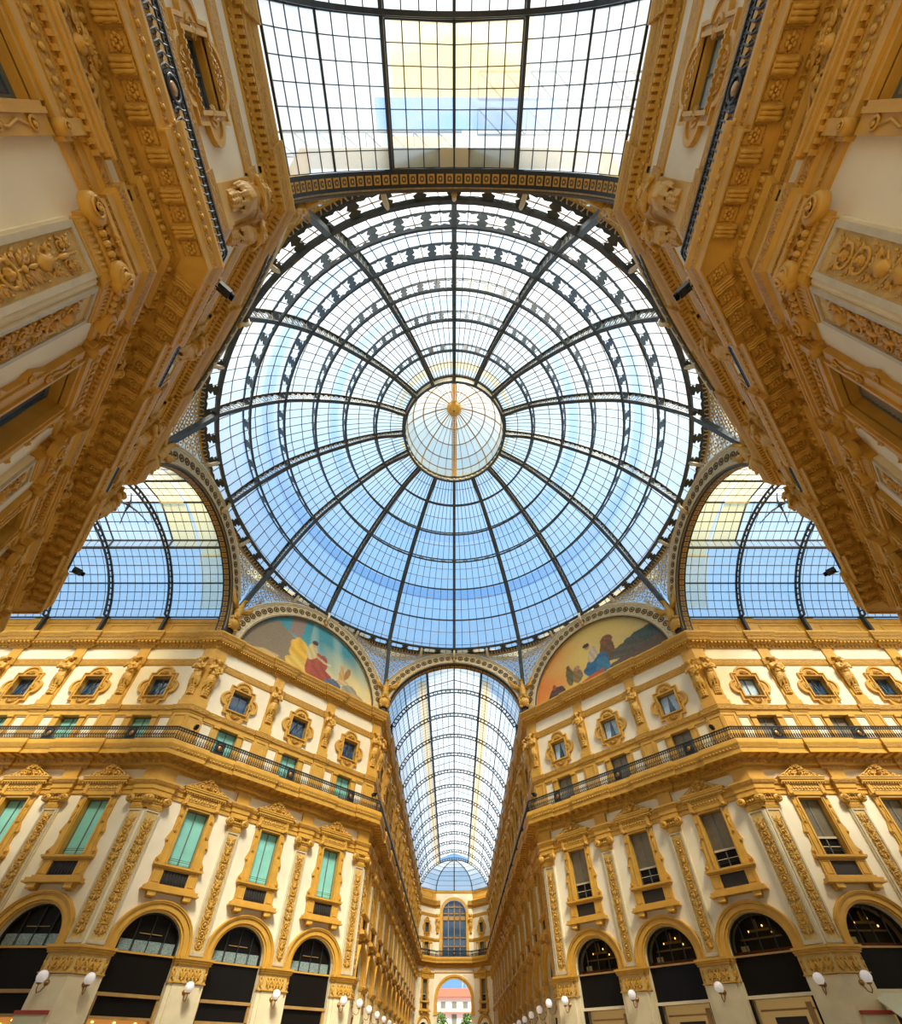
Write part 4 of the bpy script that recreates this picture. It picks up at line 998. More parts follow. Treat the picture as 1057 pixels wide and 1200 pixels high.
# murals (flat painted lunettes)
def mural(kind, M, label):
    r = RI + 0.3; nx, nz_ = 190, 96; me = bpy.data.meshes.new('mural'); vs = []; fs = []; idx = {}
    rr = random.Random(5 + kind)
    for j in range(nz_ + 1):
        for i in range(nx + 1):
            v_ = j / nz_; z = v_ * r; hw = sqrt(max(0, r * r - z * z)); vs.append(((i / nx * 2 - 1) * hw, 0.0, ZC + z))
    for j in range(nz_):
        for i in range(nx): q = j * (nx + 1) + i; fs.append((q, q + 1, q + nx + 2, q + nx + 1))
    me.from_pydata(vs, [], fs); ca = me.color_attributes.new('paint', 'FLOAT_COLOR', 'POINT')
    def mixc(a, b, t): t = max(0, min(1, t)); return tuple(a[q] * (1 - t) + b[q] * t for q in range(3))
    shapes = []
    def el(cx, cz, rx, rz_, col, ang=0): shapes.append(('e', cx, cz, rx, rz_, col, ang))
    if kind == 0:
        shapes.append(('p', [(-6.8, 0), (-6.8, 2.9), (-4.4, 5.0), (-1.9, 3.7), (-1.2, 0)], (0.23, 0.17, 0.10)))
        shapes.append(('p', [(-3.2, 4.4), (-1.9, 4.2), (-1.75, 7), (-3.1, 7)], (0.26, 0.18, 0.13)))
        el(-1.6, 2.6, 1.0, 1.7, (0.75, 0.42, 0.03), 0.35); el(-1.5, 1.4, 1.3, 0.8, (0.70, 0.45, 0.08)); el(0.2, 2.2, 1.0, 1.6, (0.36, 0.07, 0.03), -0.35); el(0.9, 1.5, 1.2, 0.8, (0.33, 0.06, 0.03), -0.2)
        el(-0.5, 3.5, 0.55, 0.9, (0.62, 0.48, 0.20)); el(-0.4, 4.45, 0.28, 0.36, (0.55, 0.33, 0.16)); el(-0.4, 4.65, 0.32, 0.26, (0.07, 0.03, 0.02)); el(0.6, 3.1, 0.75, 0.14, (0.62, 0.40, 0.2), -0.25); el(1.4, 3.0, 0.35, 0.1, (0.7, 0.6, 0.4), 0.1)
        el(3.0, 2.6, 0.3, 0.75, (0.62, 0.36, 0.10)); el(2.95, 3.5, 0.22, 0.28, (0.60, 0.36, 0.15)); el(3.6, 3.0, 0.28, 0.8, (0.40, 0.20, 0.06), -0.25); el(3.2, 1.8, 0.8, 0.3, (0.65, 0.45, 0.2), 0.3)
        el(2.3, 1.2, 0.9, 0.5, (0.10, 0.13, 0.20)); el(4.2, 1.3, 0.9, 0.6, (0.30, 0.30, 0.22)); el(4.9, 0.9, 1.0, 0.4, (0.45, 0.33, 0.16)); el(-4.6, 1.0, 1.3, 0.35, (0.55, 0.38, 0.15), 0.2)
    else:
        el(5.0, 2.6, 2.2, 0.9, (0.06, 0.09, 0.07), 0.1); el(3.2, 2.2, 1.9, 0.7, (0.10, 0.09, 0.06)); shapes.append(('p', [(-6.8, 0), (-5.5, 1.0), (-2, 0.9), (3.0, 1.6), (6.8, 2.3), (6.8, 0)], (0.12, 0.08, 0.05)))
        el(1.6, 3.3, 0.75, 1.2, (0.16, 0.08, 0.03), -0.1); el(1.75, 4.3, 0.65, 0.5, (0.22, 0.09, 0.03)); el(0.2, 2.1, 1.4, 0.95, (0.03, 0.13, 0.24), 0.35); el(0.8, 1.7, 0.7, 1.1, (0.05, 0.18, 0.28)); el(0.1, 3.5, 0.5, 0.9, (0.55, 0.42, 0.26), -0.3); el(-0.35, 4.6, 0.3, 0.34, (0.45, 0.24, 0.10)); el(-0.4, 4.8, 0.36, 0.24, (0.05, 0.03, 0.02)); el(-0.6, 1.0, 1.5, 0.3, (0.50, 0.10, 0.03), 0.2)
        el(-2.7, 2.3, 0.45, 1.0, (0.14, 0.12, 0.04)); el(-2.75, 3.3, 0.2, 0.28, (0.15, 0.07, 0.03)); el(-1.9, 2.0, 0.55, 0.8, (0.25, 0.16, 0.06)); el(-1.85, 2.8, 0.32, 0.3, (0.42, 0.22, 0.10)); el(-4.4, 1.1, 1.0, 0.8, (0.09, 0.05, 0.04), 0.3); el(-4.6, 1.9, 0.2, 0.35, (0.3, 0.08, 0.04))
    for vi, (x, y, z) in enumerate(vs):
        zz = z - ZC; t = zz / r; q = (rr.random() - 0.5) * 0.05
        if kind == 0:
            c = mixc((0.80, 0.62, 0.26), (0.05, 0.26, 0.30), t * 1.7 - 0.15 - 0.05 * x + 0.1 * sin(x * 1.3 + zz * 2)); 
            if x > -1: c = mixc(c, (0.55, 0.62, 0.45), 0.35 * max(0, sin(x * 2.3 + zz * 0.6)))
        else:
            c = mixc((0.74, 0.24, 0.04), (0.66, 0.46, 0.12), (x + 6) / 5 + 0.15 * sin(zz * 2)); c = mixc(c, (0.40, 0.34, 0.16), (x - 1.5) / 7 + 0.25 * sin(x * 1.2 + zz * 1.5) * (t > 0.5))
        for s_ in shapes:
            if s_[0] == 'e':
                dx, dz = x - s_[1], zz - s_[2]; ca_, sa_ = cos(s_[6]), sin(s_[6]); u, v_ = dx * ca_ + dz * sa_, -dx * sa_ + dz * ca_
                if (u / s_[3]) ** 2 + (v_ / s_[4]) ** 2 < 1 + 0.12 * sin(5 * u + 4 * v_):
                    m_ = 0.92 + 0.12 * sin(u * 5 / max(0.4, s_[3]) + v_ * 3 / max(0.4, s_[4]) + 2 * sin(v_ * 2)); c = tuple(q_ * m_ for q_ in s_[5])
            else:
                P = s_[1]; ins = False
                for i in range(len(P)):
                    (x1, z1), (x2, z2) = P[i], P[i - 1]
                    if (z1 > zz) != (z2 > zz) and x < (x2 - x1) * (zz - z1) / (z2 - z1) + x1: ins = not ins
                if ins: c = s_[2]
        ca.data[vi].color = (max(0.01, c[0] + q), max(0.01, c[1] + q), max(0.01, c[2] + q * 0.7), 1)
    me.materials.append(MATS['painting']); me.update()
    node('mural', me, None, M @ Matrix.Translation((0, 0.05, 0)), label=label, category='painting')
mural(0, diags['FL'][0], 'half-round mural, seated figure in red and yellow robes under a teal sky')
mural(1, diags['FR'][0], 'half-round mural, seated figure in blue drapery against an orange sky')
for i, (sx, sy, o1) in enumerate(((-1, 1, 0), (-1, 1, 1), (1, 1, 0), (1, 1, 1), (-1, -1, 0), (-1, -1, 1), (1, -1, 0), (1, -1, 1))):
    x, y = (A, B) if o1 == 0 else (B, A)
    x *= sx; y *= sy; a_ = atan2(y, x); d_ = sqrt(x * x + y * y)
    M = T(x * (1 - 0.15 / d_), y * (1 - 0.15 / d_), 28.1, a_ - pi / 2) @ Matrix.Diagonal((1.12, 1.12, 1.12, 1))
    EAGLE.place('eagle_statue', M, 'gilded eagle with raised wings where %s arch meets the %s %s mural wall' % (('the front' if sy > 0 else 'the overhead') if o1 == 0 else ('the left' if sx < 0 else 'the right'), 'front' if sy > 0 else 'near', 'left' if sx < 0 else 'right'), 'statue', 'eagles at the arch corners')

# ------------------------------------------------------------------ dome
GL = [(19.0, 35.5), (17.5, 39.3), (15.6, 42.5), (13.2, 44.95), (10.75, 46.75), (8.0, 48.2), (5.15, 49.0)]      # glass surface
IN = [(18.25, 35.6), (16.82, 38.64), (14.92, 41.69), (12.75, 43.92), (10.36, 45.82), (7.69, 47.5), (4.97, 48.0)]   # inner edge of the girders
def prof(tbl, t):
    i = min(int(t), len(tbl) - 2); f = t - i
    # catmull for smooth
    p0 = tbl[max(i - 1, 0)]; p1 = tbl[i]; p2 = tbl[i + 1]; p3 = tbl[min(i + 2, len(tbl) - 1)]
    return tuple(0.5 * (2 * p1[q] + (p2[q] - p0[q]) * f + (2 * p0[q] - 5 * p1[q] + 4 * p2[q] - p3[q]) * f * f + (3 * p1[q] - p0[q] - 3 * p2[q] + p3[q]) * f ** 3) for q in range(2))
def cyl(r, a_, z): return (r * cos(a_), r * sin(a_), z)
dome = node('glass_dome', None, None, None, label='great round glass and iron dome above the crossing', category='dome')
rib = MB(); NR = 36
outer = [cyl(prof(GL, 6 * i / NR)[0], 0, prof(GL, 6 * i / NR)[1]) for i in range(NR + 1)]
inner = [cyl(prof(IN, 6 * i / NR)[0], 0, prof(IN, 6 * i / NR)[1]) for i in range(NR + 1)]
for q in (outer, inner):
    for p_, r_ in zip(q, q[1:]): rib.bar(p_, r_, 0.3, 0.07, 'domeiron', (0, 1, 0)) if False else rib.bar(p_, r_, 0.08, 0.3, 'domeiron', (0, 1, 0))
for i in range(NR):
    rib.bar(outer[i], inner[i + 1], 0.05, 0.05, 'domelace', (0, 1, 0)); rib.bar(inner[i], outer[i + 1], 0.05, 0.05, 'domelace', (0, 1, 0)); rib.bar(inner[i], outer[i], 0.06, 0.06, 'domeiron', (0, 1, 0))
rib = rib.mesh('rib')
for k_ in range(16): node('rib', rib, dome, Matrix.Rotation(2 * pi * k_ / 16, 4, 'Z'))
def starcell(mb, f, u0, u1, n=8, m='domeiron', size=0.40):
    """cell between u0,u1 (azimuth) and v 0..1 with a star hole; f(u,v)->point"""
    N = 16; cu, hu = (u0 + u1) / 2, (u1 - u0) / 2
    pin, pout = [], []
    for i in range(N):
        a_ = 2 * pi * i / N; r_ = (0.92 if i % 2 == 0 else 0.68)
        cx, cy = cos(a_), sin(a_); k__ = 1 / max(abs(cx), abs(cy))
        pout.append(f(cu + hu * cx * k__, 0.5 + 0.5 * cy * k__)); pin.append(f(cu + hu * cx * r_ * 0.92 * (k__ * 0.85 if i % 2 == 0 and i % 4 else 1), 0.5 + 0.5 * cy * r_ * 0.95 * (k__ * 0.85 if i % 2 == 0 and i % 4 else 1)))
    mb.add(pout + pin, [(i, (i + 1) % N, N + (i + 1) % N, N + i) for i in range(N)], m)
def thicken(mb, th, m='domeiron'):
    me = mb.mesh('t'); bm = bmesh.new(); bm.from_mesh(me); bmesh.ops.remove_doubles(bm, verts=bm.verts, dist=0.002)
    bmesh.ops.recalc_face_normals(bm, faces=bm.faces); bmesh.ops.solidify(bm, geom=bm.faces[:], thickness=th); bm.to_mesh(me); bm.free(); return me
for t in range(0, 7):
    gi, ii = GL[t], IN[t]
    per = (4, 4, 4, 4, 4, 3, 3)[t]
    mb = MB()
    if t < 6:
        f = lambda u, v_: cyl(ii[0] + (gi[0] - ii[0]) * v_, u, ii[1] + (gi[1] - ii[1]) * v_)
        N = 16 * per
        for i in range(N): starcell(mb, f, 2 * pi * i / N, 2 * pi * (i + 1) / N)
        me = thicken(mb, 0.04)
        node('girder_web', me, dome, None, label='ring girder pierced by star-shaped openings')
    rg = MB(); N = 96
    for (r_, z_), w_ in ((ii, 0.15 if t else 0.24), (gi, 0.11)):
        rg.tube([cyl(r_, 2 * pi * i / N, z_) for i in range(N)], w_ * 0.75 if t < 6 else 0.12, 4, 'domeiron', True)
    if t == 6:
        N = 96; rg.add([cyl(4.97, 2 * pi * i / N, 47.95) for i in range(N)] + [cyl(4.97, 2 * pi * i / N, 48.75) for i in range(N)] + [cyl(5.08, 2 * pi * i / N, 47.95) for i in range(N)] + [cyl(5.08, 2 * pi * i / N, 48.75) for i in range(N)],
               [(i, (i + 1) % N, N + (i + 1) % N, N + i) for i in range(N)] + [(2 * N + i, 2 * N + (i + 1) % N, 3 * N + (i + 1) % N, 3 * N + i) for i in range(N)], 'domelace')
        for i in range(48): 
            a_ = 2 * pi * i / 48; rg.ell(cyl(4.95, a_, 48.35), (0.13, 0.13, 0.2), 'ivory', 6, 4)
        rg.tube([cyl(4.97, 2 * pi * i / N, 48.78) for i in range(N)], 0.1, 5, 'domeiron', True)
    node('ring_girder', rg.mesh(), dome)
# glazing bars and panes
bars = MB(); panes_stuff = MB(); NM = 8; rows = (3, 3, 3, 2, 2, 2); cntp = 0
for k_ in range(16 * NM):
    if k_ % NM == 0: continue
    a_ = 2 * pi * k_ / (16 * NM); up = (-sin(a_), cos(a_), 0)
    P = [cyl(prof(GL, 6 * i / 24)[0], a_, prof(GL, 6 * i / 24)[1]) for i in range(25)]
    for p_, q in zip(P, P[1:]): bars.bar(p_, q, 0.048, 0.048, 'iron', up)
for t in range(6):
    for r_ in range(1, rows[t]):
        R_, Z_ = prof(GL, t + r_ / rows[t]); bars.tube([cyl(R_, 2 * pi * i / 64, Z_) for i in range(64)], 0.034, 4, 'brass', True)
node('glazing_bars', bars.mesh(), dome, None, kind='stuff')
def panebox(P, th, m):
    n_ = (Vector(P[1]) - Vector(P[0])).cross(Vector(P[3]) - Vector(P[0])).normalized() * th
    return list(P) + [tuple(Vector(p_) + n_) for p_ in P]
FS = [(0, 1, 2, 3), (7, 6, 5, 4), (0, 4, 5, 1), (1, 5, 6, 2), (2, 6, 7, 3), (3, 7, 4, 0)]
for t in range(6):
    for r_ in range(rows[t]):
        r0, z0 = prof(GL, t + r_ / rows[t]); r1, z1 = prof(GL, t + (r_ + 1) / rows[t]); pm = None
        for k_ in range(16 * NM):
            a0, a1 = 2 * pi * k_ / (16 * NM), 2 * pi * (k_ + 1) / (16 * NM)
            if t == 0 and cntp < 300 and (k_ % 128) < 100:
                if pm is None:
                    q = MB(); am = (a1 - a0) / 2
                    q.add(panebox([cyl(r0, -am, z0), cyl(r0, am, z0), cyl(r1, am, z1), cyl(r1, -am, z1)], 0.015, 'glass'), FS, 'glass'); pm = q.mesh('pane')
                node('pane', pm, dome, Matrix.Rotation((a0 + a1) / 2, 4, 'Z')); cntp += 1
            else:
                panes_stuff.add([cyl(r0, a0, z0), cyl(r0, a1, z0), cyl(r1, a1, z1), cyl(r1, a0, z1)], [(0, 1, 2, 3)], 'glass')
node('panes', panes_stuff.mesh(), dome, None, kind='stuff')
for ta, tb in ((1.62, 1.96), (3.66, 3.95)):  # gangway strips with the blue shadow bands put into their tint
    g = MB(); N = 96; (ra_, za_), (rb2, zb2_) = prof(GL, ta), prof(GL, tb)
    g.add([cyl(ra_ + 0.35, 2 * pi * i / N, za_ + 0.4) for i in range(N)] + [cyl(rb2 + 0.35, 2 * pi * i / N, zb2_ + 0.4) for i in range(N)], [(i, (i + 1) % N, N + (i + 1) % N, N + i) for i in range(N)], 'shadowblue')
    node('gangway_shadow', g.mesh(), dome, None, label='outside gangway ring, tinted blue to stand in for its shadow band')
# lantern
lan = node('lantern', None, dome, None, label='small glazed lantern crowning the dome')
LP = [(4.95, 48.9), (4.85, 50.3), (4.3, 51.6), (3.3, 52.9), (2.0, 54.0), (0.7, 54.7), (0.25, 54.8)]
mb = MB(); N = 32
for (r0, z0), (r1, z1) in zip(LP, LP[1:]):
    for i in range(N): mb.add([cyl(r0, 2 * pi * i / N, z0), cyl(r0, 2 * pi * (i + 1) / N, z0), cyl(r1, 2 * pi * (i + 1) / N, z1), cyl(r1, 2 * pi * i / N, z1)], [(0, 1, 2, 3)], 'lanternglass')
node('lantern_glass', mb.mesh(), lan)
mb = MB()
for i in range(N):
    a_ = 2 * pi * i / N; mb.tube([cyl(r_, a_, z_) for r_, z_ in LP], 0.075 if i % 4 == 0 else 0.032, 4, 'wood')
for r_, z_ in LP[:-1]: mb.tube([cyl(r_, 2 * pi * i / 48, z_) for i in range(48)], 0.06, 4, 'wood', True)
node('lantern_ribs', mb.mesh(), lan)
mb = MB(); N = 48; mb.add([cyl(5.7, 2 * pi * i / N, 49.3) for i in range(N)] + [cyl(5.9, 2 * pi * i / N, 51.0) for i in range(N)], [(i, (i + 1) % N, N + (i + 1) % N, N + i) for i in range(N)], 'shade'); node('lantern_gallery', mb.mesh(), lan, None, label='yellow translucent gallery outside the lantern')
N = 32
mb = MB(); mb.lathe([(0.1, -0.5), (0.55, -0.35), (0.8, 0), (0.5, 0.2), (0.1, 0.3)], (0, 0, 54.4), 16, 'gold'); node('boss', mb.mesh(), lan)
mb = MB()
for d in (-1, 1): mb.tube([(d * 0.22, r_ * 0.96 * 1, z_ - 0.1) for r_, z_ in LP[:6]], 0.05, 4, 'gold'); mb.tube([(d * 0.22, -r_ * 0.96 * 1, z_ - 0.1) for r_, z_ in LP[:6]], 0.05, 4, 'gold')
for sg in (-1, 1):
    for i in range(60):
        t = i / 59 * 4.99; j = int(t); f = t - j; r_ = LP[j][0] + (LP[j + 1][0] - LP[j][0]) * f; z_ = LP[j][1] + (LP[j + 1][1] - LP[j][1]) * f
        mb.bar((-0.22, sg * r_ * 0.96, z_ - 0.1), (0.22, sg * r_ * 0.96, z_ - 0.1), 0.05, 0.05, 'gold')
node('lantern_ladder', mb.mesh(), lan)
# fringe frieze below the dome ring, pendentives
fr = MB(); N = 128
for i in range(192):
    a_ = 2 * pi * i / 192
    pts = [((19.22 + 0.2 * cos(2 * pi * j / 8)) * cos(a_ + 0.2 / 19 * sin(2 * pi * j / 8)), (19.22 + 0.2 * cos(2 * pi * j / 8)) * sin(a_ + 0.2 / 19 * sin(2 * pi * j / 8)), 35.42 - 0.12 * cos(2 * pi * j / 8)) for j in range(8)]
    fr.tube(pts, 0.045, 4, 'ivory', True)
fr.add([cyl(18.98, 2 * pi * i / N, 35.6) for i in range(N)] + [cyl(19.7, 2 * pi * i / N, 35.52) for i in range(N)] + [cyl(18.98, 2 * pi * i / N, 35.64) for i in range(N)] + [cyl(19.7, 2 * pi * i / N, 35.56) for i in range(N)], [(i, (i + 1) % N, N + (i + 1) % N, N + i) for i in range(N)] + [(2 * N + i, 2 * N + (i + 1) % N, 3 * N + (i + 1) % N, 3 * N + i) for i in range(N)], 'rosedark')
for r_, z_ in ((19.02, 35.5), (19.45, 35.28)): fr.tube([cyl(r_, 2 * pi * i / N, z_) for i in range(N)], 0.06, 4, 'domeiron', True)
node('ring_frieze', fr.mesh(), dome, None, label='chain of pale scrolls round the dome foot', kind='stuff')
pend = node('pendentives', None, dome, None, label='pearly glass infill with gilded tracery between the arches')
for ci in range(8):
    sx, sy, o1 = ((1, 1, 0), (1, 1, 1), (1, -1, 0), (1, -1, 1), (-1, 1, 0), (-1, 1, 1), (-1, -1, 0), (-1, -1, 1))[ci]
    cx, cy = ((A, B) if o1 == 0 else (B, A)); cx *= sx; cy *= sy; cor = Vector((cx, cy, 0))
    # two neighbours: arm arch centre and diagonal arch centre
    cen = [Vector((0, B * sy, 0)) if o1 == 0 else Vector((B * sx, 0, 0)), Vector((DM * sx, DM * sy, 0))]
    for q, ce in enumerate(cen):
        halfw = (cor - ce).length; d_ = (cor - ce).normalized(); mb = MB(); tr = MB(); NU, NV = 14, 8; grid = []
        for i in range(NU + 1):
            s_ = halfw * (1 - i / NU) ; s_ = min(s_, halfw)
            zb = ZC + sqrt(max(0, RO * RO - s_ * s_)) - 0.08
            pb = ce + d_ * s_; az = atan2(pb.y, pb.x); row = []
            for j in range(NV + 1):
                v_ = j / NV; zt = 35.4; z = zb + (zt - zb) * v_ if zb < zt else zb + 0.02 * v_
                rb = sqrt(pb.x ** 2 + pb.y ** 2); frac = (z - 30.5) / (35 - 30.5); frac = max(0, min(1, frac))
                r_ = rb + (min(rb, 19.35) - rb) * v_
                row.append((r_ * cos(az), r_ * sin(az), z))
            grid.append(row)
        vs = [p_ for row in grid for p_ in row]; W_ = NV + 1
        mb.add(vs, [(i * W_ + j, (i + 1) * W_ + j, (i + 1) * W_ + j + 1, i * W_ + j + 1) for i in range(NU) for j in range(NV)], 'pearl')
        node('infill_glass', mb.mesh(), pend)
        def gp(u, v_):
            i = min(int(u * NU), NU - 1); j = min(int(v_ * NV), NV - 1); fu, fv = u * NU - i, v_ * NV - j
            a1, a2, a3, a4 = [Vector(grid[a__][b__]) for a__, b__ in ((i, j), (i + 1, j), (i + 1, j + 1), (i, j + 1))]
            return (a1 * (1 - fu) * (1 - fv) + a2 * fu * (1 - fv) + a3 * fu * fv + a4 * (1 - fu) * fv)
        # tracery rings on a metric lattice
        sp_ = 0.62; u_len = halfw
        for iu in range(int(u_len / sp_) + 1):
            s_ = halfw - (iu + 0.5) * sp_
            if s_ < 0.3: break
            zb = ZC + sqrt(max(0, RO * RO - s_ * s_)); u = 1 - s_ / halfw
            nz2 = int((35.3 - zb) / sp_)
            for jz in range(nz2):
                zc = 35.3 - (jz + 0.5) * sp_; 
                if zc - 0.3 < zb: continue
                pts = []
                for q_ in range(10):
                    al = 2 * pi * q_ / 10; uu = max(0, min(1, u + 0.27 * cos(al) / halfw)); zz = zc + 0.27 * sin(al)
                    s2 = halfw * (1 - uu); zb2 = ZC + sqrt(max(0, RO * RO - s2 * s2)); vv = max(0, min(1, (zz - zb2) / max(0.01, 35.4 - zb2)))
                    p_ = gp(uu, vv); pts.append(tuple(p_ * (1 - 0.003)))
                tr.tube(pts, 0.035, 4, 'gold', True)
                pts = [tuple(gp(max(0, min(1, u + (0.31 + 0.1 * cos(2 * pi * q_ / 7)) / halfw)), max(0, min(1, (zc + 0.31 + 0.1 * sin(2 * pi * q_ / 7) - zb) / (35.4 - zb)))) * 0.997) for q_ in range(7)]; tr.tube(pts, 0.03, 4, 'gold', True)
                c_ = gp(u, max(0, min(1, (zc - zb) / (35.4 - zb)))) * 0.997; tr.ell(tuple(c_), (0.08, 0.08, 0.08), 'gold', 5, 3)
        for v_ in (0.02, 0.98): tr.tube([tuple(gp(i / 20, v_) * 0.997) for i in range(21)], 0.05, 4, 'gold')
        node('tracery', tr.mesh(), pend)
    # beam from the ring to the eagle
    mb = MB(); az = atan2(cy, cx); rc = cor.length; az0 = round(az / (pi / 8)) * pi / 8
    mb.bar(cyl(18.3, az0, 35.6), cyl(rc - 0.12, az, 29.8), 0.34, 0.34, 'domeiron', (-sin(az), cos(az), 0))
    node('corner_beam', mb.mesh(), dome)
mb = MB(); mb.tube([(18.3, 0, 35.5), (18.45, 0, 35.2), (18.75, 0, 34.95), (19.1, 0, 34.8)], [0.13, 0.15, 0.15, 0.12], 6, 'ivory'); bk = mb.mesh('bracket')
for i in range(16): node('bracket', bk, dome, Matrix.Rotation(2 * pi * (i + 0.5) / 16, 4, 'Z'))

# ------------------------------------------------------------------ barrel vaults
VR, VB = 7.4, 29.36
TH0 = math.asin((VB - ZC) / VR); TH1 = math.acos(3.05 / VR)
def vp(th, y, r=VR): return (r * cos(th), y, ZC + r * sin(th))
vr = MB(); n = 30
for r_, w_ in ((VR - 0.02, 0.1), (VR - 0.46, 0.09)):
    P = [vp(TH0 + (pi - 2 * TH0) * i / n, 0, r_) for i in range(n + 1)]
    for p_, q in zip(P, P[1:]): vr.bar(p_, q, 0.16, w_, 'iron', (0, 1, 0)) if False else vr.bar(p_, q, w_, 0.16, 'iron', (0, 1, 0))
for i in range(37):
    th = TH0 + (pi - 2 * TH0) * i / 36; vr.bar(vp(th, 0), vp(th, 0, VR - 0.46), 0.14, 0.04, 'iron', (0, 1, 0))
for d in (-1, 1):
    vr.bar((d * 6.92, 0, 29.5), (d * 6.98, 0, 27.75), 0.3, 0.2, 'iron', (0, 1, 0))
VRIB = vr.mesh('rib')
vm = MB()   # monitor truss: posts + gable rafters + star bracket
for d in (-1, 1):
    vm.bar((d * 3.05, 0, 33.7), (d * 3.05, 0, 34.7), 0.12, 0.12, 'iron', (0, 1, 0)); vm.bar((d * 3.05, 0, 34.7), (0, 0, 35.75), 0.1, 0.1, 'iron', (0, 1, 0))
MONT = vm.mesh('rafter')
def vault(key, L, desc, panes_as_parts):
    M = arms[key][0]
    root = node('glass_vault', None, None, M, label='barrel-vaulted iron and glass roof over ' + desc, category='glass roof', group='glazed barrel vaults')
    y0 = 0.62; ribs = [y for y in [5.2 + PITCH * i for i in range(20)] if y <= L + 0.1]
    for y in ribs: node('rib', VRIB, root, Matrix.Translation((0, y, 0))); node('rafter', MONT, root, Matrix.Translation((0, y, 0)))
    b = MB(); NS = 8
    ths = [TH0 + (TH1 - TH0) * i / NS for i in range(NS + 1)]
    for sd in (0, 1):
        for i, th in enumerate(ths):
            t_ = th if sd == 0 else pi - th; w_ = 0.16 if i == NS else (0.10 if i in (0, 4) else 0.045)
            b.bar(vp(t_, y0), vp(t_, L), w_, w_, 'iron')
        sg = 1 if sd == 0 else -1
        b.bar((sg * 3.05, y0, 34.7), (sg * 3.05, L, 34.7), 0.14, 0.14, 'iron')
        for q in (1, 2, 3): b.bar((sg * 3.05 * (1 - q / 4), y0, 34.7 + 1.05 * q / 4), (sg * 3.05 * (1 - q / 4), L, 34.7 + 1.05 * q / 4), 0.05, 0.05, 'iron')
    b.bar((0, y0, 35.75), (0, L, 35.75), 0.14, 0.14, 'iron')
    b.bar((0, y0, VR + ZC - 0.1), (0, L, VR + ZC - 0.1), 0.08, 0.08, 'iron')
    node('purlin', b.mesh(), root, None, kind='stuff')
    ys = [y0]; segs = [y0] + ribs + ([L] if L - ribs[-1] > 0.3 else [])
    ycuts = []
    for s0, s1 in zip(segs, segs[1:]):
        nn = max(1, round((s1 - s0) / 0.625)); ycuts += [s0 + (s1 - s0) * i / nn for i in range(nn)]
    ycuts.append(segs[-1])
    gb = MB(); st = MB(); bw = 0.03
    for y in ycuts:
        for sd in (0, 1):
            P = [vp(th if sd == 0 else pi - th, y) for th in ths]
            for p_, q in zip(P, P[1:]): gb.bar(p_, q, bw, bw, 'iron', (0, 1, 0))
            sg = 1 if sd == 0 else -1
            gb.bar((sg * 3.05, y, 34.7), (0, y, 35.75), bw, bw, 'iron', (0, 1, 0))
            gb.bar((sg * 3.05, y, 33.8), (sg * 3.05, y, 34.7), bw, bw, 'iron', (0, 1, 0))
    node('glazing_bars', gb.mesh(), root, None, kind='stuff')
    cnt = 0
    cache = {}
    for ya, yb in zip(ycuts, ycuts[1:]):
        for sd in (0, 1):
            sg = 1 if sd == 0 else -1
            quads = []
            for i in range(NS):
                t0, t1 = ths[i], ths[i + 1]
                if sd: t0, t1 = pi - t0, pi - t1
                quads.append((('v', sd, i), [vp(t0, 0), vp(t0, yb - ya), vp(t1, yb - ya), vp(t1, 0)]))
            for q in range(4):
                xa, xb = sg * 3.05 * (1 - q / 4), sg * 3.05 * (1 - (q + 1) / 4); za, zb = 34.7 + 1.05 * q / 4, 34.7 + 1.05 * (q + 1) / 4
                quads.append((('m', sd, q), [(xa, 0, za), (xa, yb - ya, za), (xb, yb - ya, zb), (xb, 0, zb)]))
            for key_, P in quads:
                if panes_as_parts and cnt < 300 and ya < 10 and not (key_[0] == 'v' and key_[2] < 2):
                    kk = key_ + (round(yb - ya, 3),)
                    if kk not in cache: cache[kk] = MB().add(panebox(P, 0.012, 0), FS, 'vaultglass').mesh('pane')
                    node('pane', cache[kk], root, Matrix.Translation((0, ya, 0))); cnt += 1
                else: st.add([(p_[0], p_[1] + ya, p_[2]) for p_ in P], [(0, 1, 2, 3)], 'vaultglass')
            st.add([(sg * 3.05, ya, 33.8), (sg * 3.05, yb, 33.8), (sg * 3.05, yb, 34.7), (sg * 3.05, ya, 34.7)], [(0, 1, 2, 3)], 'vaultglass')
    node('panes', st.mesh(), root, None, kind='stuff')
    # gangways and added tinted sheets outside on the roof
    for sg in ((-1, 1) if key == 'front' else ()):
        t0, t1 = (R(58), R(65)) if sg > 0 else (R(115), R(122))
        g = MB(); g.add([vp(t0, 3.0, 7.75), vp(t0, L, 7.75), vp(t1, L, 7.75), vp(t1, 3.0, 7.75), vp(t0, 3.0, 7.85), vp(t0, L, 7.85), vp(t1, L, 7.85), vp(t1, 3.0, 7.85)], FS, 'peach')
        node('roof_gangway', g.mesh(), root, None, label='cream gangway outside along the vault')
    if key == 'back':
        for nm, m_, x0, x1, ya, yb in (('tint_sheet', 'peach', -3.6, 3.0, 3.0, 5.4), ('tint_sheet', 'shadowblue', -5.2, 3.9, 1.9, 3.0), ('tint_sheet', 'peach', 0.2, 3.4, 0.7, 1.7)):  # added sheets; the blue one paints a blue shadow over the glass
            g = MB(); g.box(x0, x1, ya, yb, 36.4, 36.42, m_); node(nm, g.mesh(), root, None, label='tinted sheet added over the roof glass')
        continue_ = False
    else: continue_ = True
    g = MB(); n = 16  # tinted sheets added to colour the glass over the first bay
    a0_, a1_ = (R(60), R(120)) if key == 'front' else (R(58), R(122))
    pin = [vp(a0_ + (a1_ - a0_) * i / n, 0.9, 8.9) for i in range(n + 1)]; pout = [vp(a0_ + (a1_ - a0_) * i / n, 3.2, 8.9) for i in range(n + 1)]
